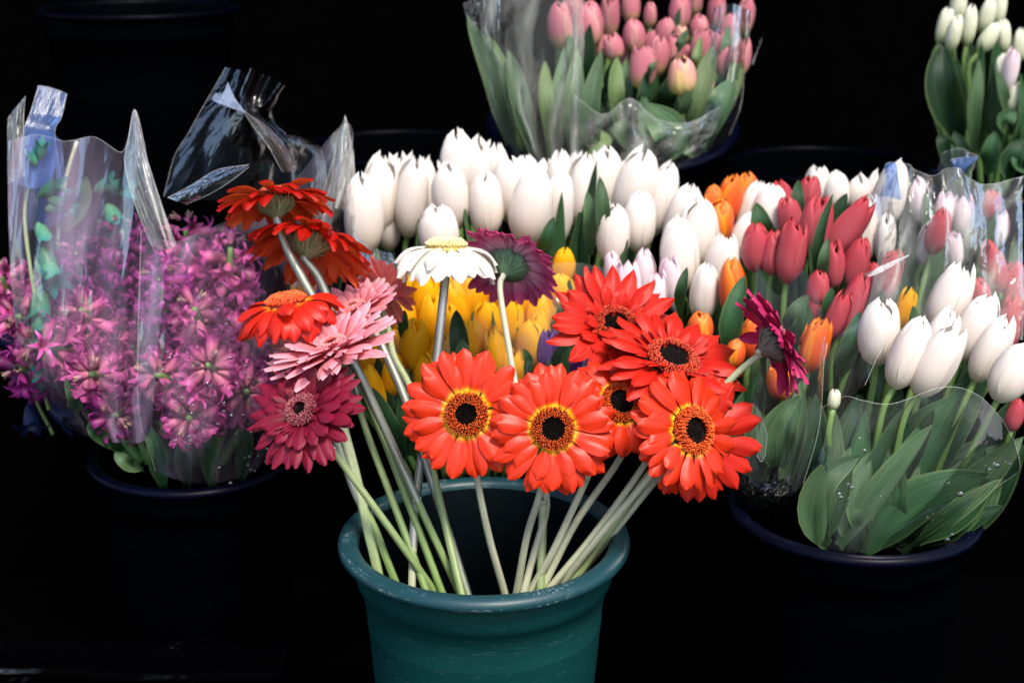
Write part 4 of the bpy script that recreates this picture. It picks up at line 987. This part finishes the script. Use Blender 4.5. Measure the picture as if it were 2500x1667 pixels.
# ------------------------------------------------------------------ clear film
def film(label, rows, m, wr=.004, seed=0, nu=26, nv=30, edges=(), name='film_wrap', zig=0.0, freq=9):
    """sheet through rows of photo points (x, y, d), creased lengthwise; edges: which borders show a cut edge"""
    R = [[P(*p) for p in r] for r in rows]
    cols = [catmull(r, nu) for r in R]
    ctr = sum((p for r in R for p in r), Vector())/sum(len(r) for r in R)
    lines = [catmull([c[i] for c in cols], nv) for i in range(nu+1)]
    def f(u, v):
        i, j = round(u*nu), round(v*nv)
        p = lines[i][j]
        n = .55*wr*(noise.noise((u*freq+seed, v*1.6, seed))+.6*noise.noise((u*3+seed*2, v*3, seed+5)))
        q = p - FWD*n*1.0 + RIGHT*n*.4
        if zig and v <= .001: q = q + UPV*zig*(noise.noise((u*14, seed, 2))+.4*((i % 2)-.5))
        return q - ctr
    o = tag(bpy.data.objects.new(name, None), label, 'film', 'clear film wraps'); o.location = ctr; COL.objects.link(o)
    msh = grid('film_sheet', nu, nv, f)
    link('sheet', msh, o, m)
    W = nu+1; V = msh.vertices
    for e in edges:
        if e == 't': pl = [V[i].co.copy() for i in range(W)]
        if e == 'b': pl = [V[nv*W+i].co.copy() for i in range(W)]
        if e == 'l': pl = [V[j*W].co.copy() for j in range(nv+1)]
        if e == 'r': pl = [V[j*W+nu].co.copy() for j in range(nv+1)]
        link('cut_edge', tube('cut_edge', catmull(pl, len(pl)*2), .00024, 6), o, EDGE)
    return o
def drops(o, spots, seed, r=.0022):
    rnd = random.Random(seed); vs_, fs = [], []
    for (x, y, d) in spots:
        c = P(x, y, d)-o.location; rr = r*rnd.uniform(.4, 1.2); k0 = len(vs_)
        for a in range(5):
            th = math.pi*a/4
            for b in range(8):
                w = 2*math.pi*b/8
                vs_.append(c+Vector((math.sin(th)*math.cos(w)*1.3, math.sin(th)*math.sin(w)*.5, math.cos(th)))*rr)
        for a in range(4):
            for b in range(8):
                fs.append((k0+a*8+b, k0+a*8+(b+1) % 8, k0+a*8+8+(b+1) % 8, k0+a*8+8+b))
    link('water_droplets', mesh('water_droplets', vs_, fs), o, DROP, kind='stuff')

# front bunch of white tulips: sleeve with an S-shaped cut edge, lower flaps
o = film('clear film sleeve with a curved cut edge round the front white tulips', [
 [(1998,1000,1.40),(2060,968,1.38),(2110,978,1.37),(2180,985,1.365),(2300,945,1.365),(2380,960,1.37),(2440,1015,1.39),(2478,1080,1.42)],
 [(1992,1080,1.41),(2050,1060,1.385),(2100,1075,1.375),(2180,1085,1.37),(2290,1065,1.37),(2370,1075,1.375),(2430,1110,1.395),(2490,1140,1.43)],
 [(1974,1230,1.43),(2020,1220,1.40),(2070,1225,1.39),(2130,1225,1.385),(2220,1210,1.385),(2300,1200,1.39),(2380,1185,1.41),(2460,1170,1.45)],
 [(1990,1320,1.46),(2010,1335,1.42),(2050,1345,1.405),(2090,1350,1.40),(2140,1345,1.40),(2180,1335,1.41),(2220,1325,1.43),(2260,1310,1.47)]],
 FILM_C, .0015, 3, 40, 30, ('t', 'r'))
drops(o, [(2098,1070,1.365),(2110,1100,1.365),(2070,1182,1.37),(2048,1206,1.375),(2052,1214,1.375),(2072,1216,1.375),(2150,1212,1.37),(2433,1136,1.40),(2416,1146,1.395),(2464,1132,1.41),(2344,1206,1.385),(2324,1305,1.42),(2312,1318,1.42),(2080,1190,1.37)], 3)
film('inner film tongue with rounded edge over the open white tulip', [
 [(2136,734,1.40),(2146,752,1.40),(2152,775,1.40),(2160,800,1.40)],
 [(2090,790,1.41),(2110,810,1.40),(2130,825,1.40),(2158,842,1.40)],
 [(2030,836,1.42),(2070,858,1.41),(2110,866,1.40),(2140,876,1.40)],
 [(2000,950,1.43),(2040,960,1.42),(2080,965,1.41),(2112,940,1.40)]], FILM_C, .0008, 9, 20, 20, ('r',))
film('clear film sheet standing behind the magenta gerbera', [
 [(1845,640,1.50),(1900,720,1.49),(1960,660,1.48),(2010,760,1.47),(2020,840,1.46)],
 [(1840,800,1.50),(1890,830,1.49),(1950,830,1.48),(2000,860,1.465),(2010,900,1.455)],
 [(1830,1000,1.50),(1880,1010,1.48),(1940,1010,1.47),(1985,1020,1.46),(2000,1040,1.455)],
 [(1800,1190,1.50),(1850,1200,1.48),(1900,1210,1.47),(1940,1200,1.46),(1960,1180,1.46)]], FILM, .004, 11, 30, 30, ('r',))
film('crumpled film end hanging below the red gerberas', [
 [(1770,1130,1.50),(1820,1160,1.48),(1870,1180,1.47),(1930,1160,1.47)],
 [(1790,1200,1.50),(1830,1220,1.47),(1880,1215,1.46),(1935,1200,1.46)],
 [(1810,1255,1.51),(1840,1265,1.48),(1880,1270,1.47),(1925,1255,1.47)]], FILM_D, .006, 13, 24, 16, ())
film('thin film loop dangling beside the red gerberas', [
 [(1838,960,1.42),(1850,990,1.42),(1862,1030,1.42)],
 [(1846,1060,1.42),(1860,1075,1.42),(1872,1060,1.42)],
 [(1848,1110,1.42),(1858,1126,1.42),(1868,1110,1.42)]], FILM_C, .001, 15, 12, 12, ('r', 'b'))
film('milky film sleeve over the red tulips behind the front bunch', [
 [(2160,430,1.56),(2210,400,1.55),(2270,430,1.54),(2330,410,1.53),(2400,450,1.54),(2500,430,1.56)],
 [(2150,560,1.55),(2210,545,1.53),(2280,555,1.52),(2350,545,1.52),(2420,560,1.53),(2500,550,1.55)],
 [(2130,690,1.55),(2200,680,1.53),(2270,690,1.52),(2340,680,1.52),(2420,690,1.53),(2500,690,1.54)],
 [(2100,830,1.55),(2180,820,1.54),(2260,820,1.53),(2340,820,1.53),(2420,820,1.54),(2500,830,1.54)]], FILM_H, .012, 17, 48, 34, ('t',), freq=12)
film('second film sheet with a bright crease, left of the open white tulip', [
 [(2110,670,1.50),(2160,650,1.49),(2220,622,1.48)],
 [(2090,690,1.50),(2130,690,1.49),(2180,690,1.48)],
 [(2070,800,1.50),(2100,830,1.49),(2140,860,1.48)]], FILM_C, .002, 19, 20, 20, ('t',))
film('bright folded film crease pointing up beside the red tulips', [
 [(2118,672,1.475),(2150,650,1.47),(2218,622,1.47)],
 [(2122,676,1.465),(2160,660,1.46),(2220,624,1.465)]], film_mat('film_painted_crease', haze=.95, hazecol=(.88, .88, .86), gloss=.15, bump=.05, streak=6), .0006, 21, 16, 4, ())  # the crease's highlight is painted as almost opaque white haze
film('film corner painted sky blue jutting behind the pale tulips', [
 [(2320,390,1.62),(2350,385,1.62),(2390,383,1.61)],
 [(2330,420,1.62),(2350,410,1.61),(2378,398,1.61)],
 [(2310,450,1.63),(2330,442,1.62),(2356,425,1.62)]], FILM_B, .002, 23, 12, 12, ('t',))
film('clear film cuff round the pale tulip bunch', [
 [(2300,375,1.66),(2340,362,1.65),(2385,380,1.65)],
 [(2290,420,1.66),(2330,420,1.65),(2370,440,1.65)],
 [(2300,470,1.66),(2330,480,1.65),(2360,490,1.65)]], FILM, .006, 25, 14, 14, ('t', 'r'))
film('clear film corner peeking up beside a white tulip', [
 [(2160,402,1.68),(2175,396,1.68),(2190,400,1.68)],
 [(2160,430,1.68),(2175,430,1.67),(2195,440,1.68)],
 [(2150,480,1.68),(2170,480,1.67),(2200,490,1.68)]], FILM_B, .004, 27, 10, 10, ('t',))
# pink tulips' sleeves
film('broad milky film sleeve down the near side of the pink tulips', [
 [(1130,10,1.78),(1190,-20,1.75),(1250,-10,1.73),(1320,-25,1.73),(1390,-10,1.74),(1430,-20,1.76)],
 [(1160,120,1.79),(1210,120,1.755),(1260,120,1.74),(1320,115,1.735),(1385,120,1.745),(1425,110,1.765)],
 [(1200,270,1.81),(1240,270,1.78),(1280,270,1.765),(1330,270,1.76),(1380,270,1.765),(1415,265,1.78)],
 [(1265,390,1.83),(1290,402,1.81),(1320,408,1.80),(1350,412,1.80),(1380,412,1.80),(1410,410,1.805)]], FILM_H, .014, 31, 48, 34, (), freq=14)
film('clear film sleeve round the middle pink tulips', [
 [(1400,230,1.77),(1470,280,1.755),(1540,240,1.75),(1600,290,1.75),(1680,300,1.76),(1760,260,1.78)],
 [(1405,300,1.775),(1470,320,1.755),(1540,310,1.75),(1610,330,1.75),(1680,330,1.76),(1750,310,1.78)],
 [(1410,370,1.79),(1475,380,1.77),(1540,380,1.765),(1610,385,1.765),(1670,375,1.77),(1725,350,1.79)],
 [(1420,410,1.80),(1480,420,1.785),(1540,424,1.78),(1600,420,1.78),(1650,410,1.785),(1700,385,1.80)]], FILM_H, .014, 33, 48, 30, ('t',), freq=13)
film('clear film sleeve at the outer side of the pink tulips', [
 [(1740,20,1.82),(1790,10,1.80),(1834,30,1.84)],
 [(1730,150,1.81),(1780,150,1.80),(1822,150,1.84)],
 [(1720,270,1.81),(1765,270,1.80),(1808,260,1.84)],
 [(1680,390,1.81),(1730,370,1.81),(1780,330,1.85)]], FILM, .008, 35, 24, 30, ('r',))
film('small film tip sticking out past the outermost pink tulip', [
 [(1866,84,1.86),(1862,92,1.86),(1856,100,1.86)],
 [(1850,120,1.86),(1848,128,1.86),(1846,136,1.86)],
 [(1836,150,1.86),(1836,156,1.86),(1838,160,1.86)]], FILM_H, .001, 37, 8, 10, ())
# yellow / white rear bunch
film('clear film standing between the white and the yellow tulips', [
 [(1090,650,1.55),(1180,640,1.54),(1300,650,1.53),(1400,640,1.53),(1500,660,1.54)],
 [(1080,740,1.54),(1180,730,1.52),(1300,730,1.51),(1400,730,1.51),(1500,740,1.53)],
 [(1060,850,1.54),(1180,850,1.51),(1300,850,1.50),(1400,850,1.50),(1480,850,1.52)],
 [(1060,980,1.54),(1180,990,1.51),(1300,990,1.50),(1400,980,1.50),(1460,980,1.52)]], FILM_C, .004, 41, 40, 30, ())
film('clear film sleeve at the end of the white bunch by the hyacinths', [
 [(860,560,1.60),(900,600,1.58),(960,620,1.58)],
 [(880,680,1.58),(920,690,1.56),(980,700,1.56)],
 [(910,860,1.56),(950,880,1.55),(1000,880,1.55)],
 [(930,1010,1.56),(970,1030,1.55),(1010,1020,1.55)]], FILM, .008, 43, 24, 26, ('l',))
# hyacinth sleeves
o = film('near hyacinth film sleeve with a straight vertical fold', [
 [(345,560,1.50),(420,590,1.49),(500,560,1.485),(600,520,1.49),(700,460,1.52),(845,300,1.58),(868,420,1.62)],
 [(340,700,1.49),(420,710,1.475),(500,710,1.47),(590,700,1.475),(680,680,1.50),(780,620,1.55),(860,600,1.62)],
 [(336,860,1.49),(410,870,1.47),(490,870,1.465),(580,870,1.47),(660,860,1.49),(740,840,1.54),(800,800,1.60)],
 [(340,1010,1.50),(410,1030,1.48),(490,1035,1.475),(570,1030,1.48),(640,1010,1.50),(690,1000,1.54),(720,980,1.60)],
 [(380,1150,1.55),(430,1170,1.53),(490,1180,1.525),(550,1175,1.53),(600,1160,1.55),(630,1140,1.57),(650,1120,1.62)]], FILM_V, .006, 51, 50, 40, ('l',), freq=12)
rd = random.Random(4)
drops(o, [(rd.gauss(500, 70), rd.gauss(985, 70), 1.462) for _ in range(34)]+[(408,860,1.465),(412,875,1.465),(398,822,1.465),(552,792,1.467),(560,780,1.467),(598,910,1.47)]+[(rd.gauss(610, 25), rd.gauss(1110, 40), 1.50) for _ in range(14)], 5, .0016)
film('far hyacinth film sleeve with a tall pointed peak', [
 [(20,345,1.56),(90,330,1.55),(160,345,1.54),(230,335,1.53),(300,370,1.52),(329,268,1.52),(360,390,1.51)],
 [(20,520,1.55),(80,520,1.54),(150,530,1.53),(220,540,1.52),(300,520,1.51),(345,480,1.50),(390,500,1.50)],
 [(30,720,1.55),(90,720,1.53),(160,730,1.52),(220,730,1.51),(290,720,1.50),(340,700,1.50),(400,690,1.50)],
 [(60,900,1.56),(110,920,1.54),(170,930,1.53),(230,930,1.52),(290,930,1.51),(330,920,1.50),(380,900,1.50)],
 [(160,1040,1.58),(200,1060,1.56),(240,1070,1.55),(280,1080,1.54),(310,1080,1.54),(340,1080,1.53),(370,1070,1.53)]], FILM_V, .008, 53, 50, 40, ('t',), freq=11)
film('pale film spear rising between the two hyacinth sleeves', [
 [(326,272,1.505),(329,266,1.50),(332,274,1.50)],
 [(312,350,1.50),(330,360,1.49),(348,350,1.49)],
 [(304,400,1.50),(335,420,1.485),(366,410,1.48)],
 [(330,500,1.49),(365,510,1.475),(395,500,1.475)],
 [(370,600,1.49),(400,610,1.475),(430,600,1.475)]], FILM_H, .003, 55, 16, 30, ('l', 'r'))
film('pale film spear rising at the white tulip end of the hyacinth sleeve', [
 [(840,286,1.50),(843,282,1.50),(846,290,1.50)],
 [(815,360,1.50),(838,370,1.49),(862,370,1.50)],
 [(810,430,1.50),(836,440,1.485),(864,440,1.50)],
 [(790,500,1.51),(826,510,1.49),(862,520,1.51)]], FILM_H, .004, 57, 16, 24, ('r',))
film('stiff film strip painted sky blue standing up at the stall edge', [
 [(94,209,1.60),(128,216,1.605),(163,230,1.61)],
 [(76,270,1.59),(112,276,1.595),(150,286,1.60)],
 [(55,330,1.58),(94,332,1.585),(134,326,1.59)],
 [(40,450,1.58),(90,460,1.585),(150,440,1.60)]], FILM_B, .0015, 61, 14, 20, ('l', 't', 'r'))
film('curved film painted sky blue behind the teal flowers', [
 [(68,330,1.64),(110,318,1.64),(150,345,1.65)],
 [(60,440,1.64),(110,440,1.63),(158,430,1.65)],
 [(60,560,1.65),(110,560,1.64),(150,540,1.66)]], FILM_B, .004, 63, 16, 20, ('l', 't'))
film('grey film edge beside the blue strip', [
 [(18,290,1.57),(40,260,1.57),(62,235,1.57)],
 [(18,330,1.57),(38,310,1.565),(58,290,1.57)],
 [(18,450,1.57),(40,440,1.565),(60,430,1.57)]], FILM_H, .002, 65, 10, 14, ('r',))
film('folded clear strip jutting out over the hazy hyacinths', [
 [(409,483,1.50),(470,450,1.485),(530,415,1.475),(608,402,1.47)],
 [(432,492,1.49),(490,462,1.475),(545,430,1.465),(600,410,1.465)],
 [(455,499,1.49),(510,475,1.475),(560,445,1.465),(608,408,1.465)]], FILM, .001, 67, 20, 8, ('t', 'b'))
# dark gathered film knot above the hyacinths
film('large dark film sheet with a straight slanting edge, gathered at a knot', [
 [(551,165,1.62),(585,172,1.60),(620,170,1.57),(655,188,1.60),(690,205,1.57),(706,228,1.62)],
 [(520,220,1.62),(560,236,1.60),(598,228,1.575),(630,240,1.60),(664,240,1.58),(690,262,1.62)],
 [(488,275,1.62),(545,276,1.60),(598,277,1.565),(622,282,1.59),(650,290,1.60),(690,300,1.63)],
 [(458,328,1.62),(520,330,1.60),(600,330,1.575),(650,336,1.59),(700,340,1.61),(760,340,1.65)],
 [(425,385,1.62),(510,395,1.60),(600,400,1.585),(660,402,1.60),(720,400,1.62),(790,380,1.66)],
 [(400,480,1.62),(500,490,1.60),(600,490,1.59),(660,488,1.60),(720,480,1.62),(800,470,1.66)]], FILM_D, .014, 71, 48, 44, ('l',), freq=7)
film('bright twisted film tail on the near side of the knot', [
 [(524,228,1.59),(545,226,1.585),(556,200,1.59)],
 [(520,246,1.58),(545,250,1.575),(572,236,1.58)],
 [(560,262,1.57),(578,264,1.568),(590,262,1.57)],
 [(594,275,1.565),(598,277,1.563),(602,277,1.565)]], film_mat('film_painted_sky_fold', haze=.6, hazecol=(.55, .62, .80), gloss=.5, bump=.2, streak=4), .002, 73, 12, 16, ())  # sky light on this fold is painted in as blue-white haze
film('twisted brownish film tail running down from the knot', [
 [(596,276,1.565),(601,275,1.56),(606,277,1.565)],
 [(620,312,1.56),(634,304,1.55),(644,302,1.56)],
 [(656,360,1.55),(674,352,1.54),(690,346,1.55)],
 [(690,420,1.55),(712,420,1.54),(730,410,1.55)]], film_mat('film_warm_fold', tint=(.6, .5, .45), haze=.38, hazecol=(.42, .30, .24), gloss=.5, bump=.4, streak=2), .003, 75, 12, 24, ('l',))
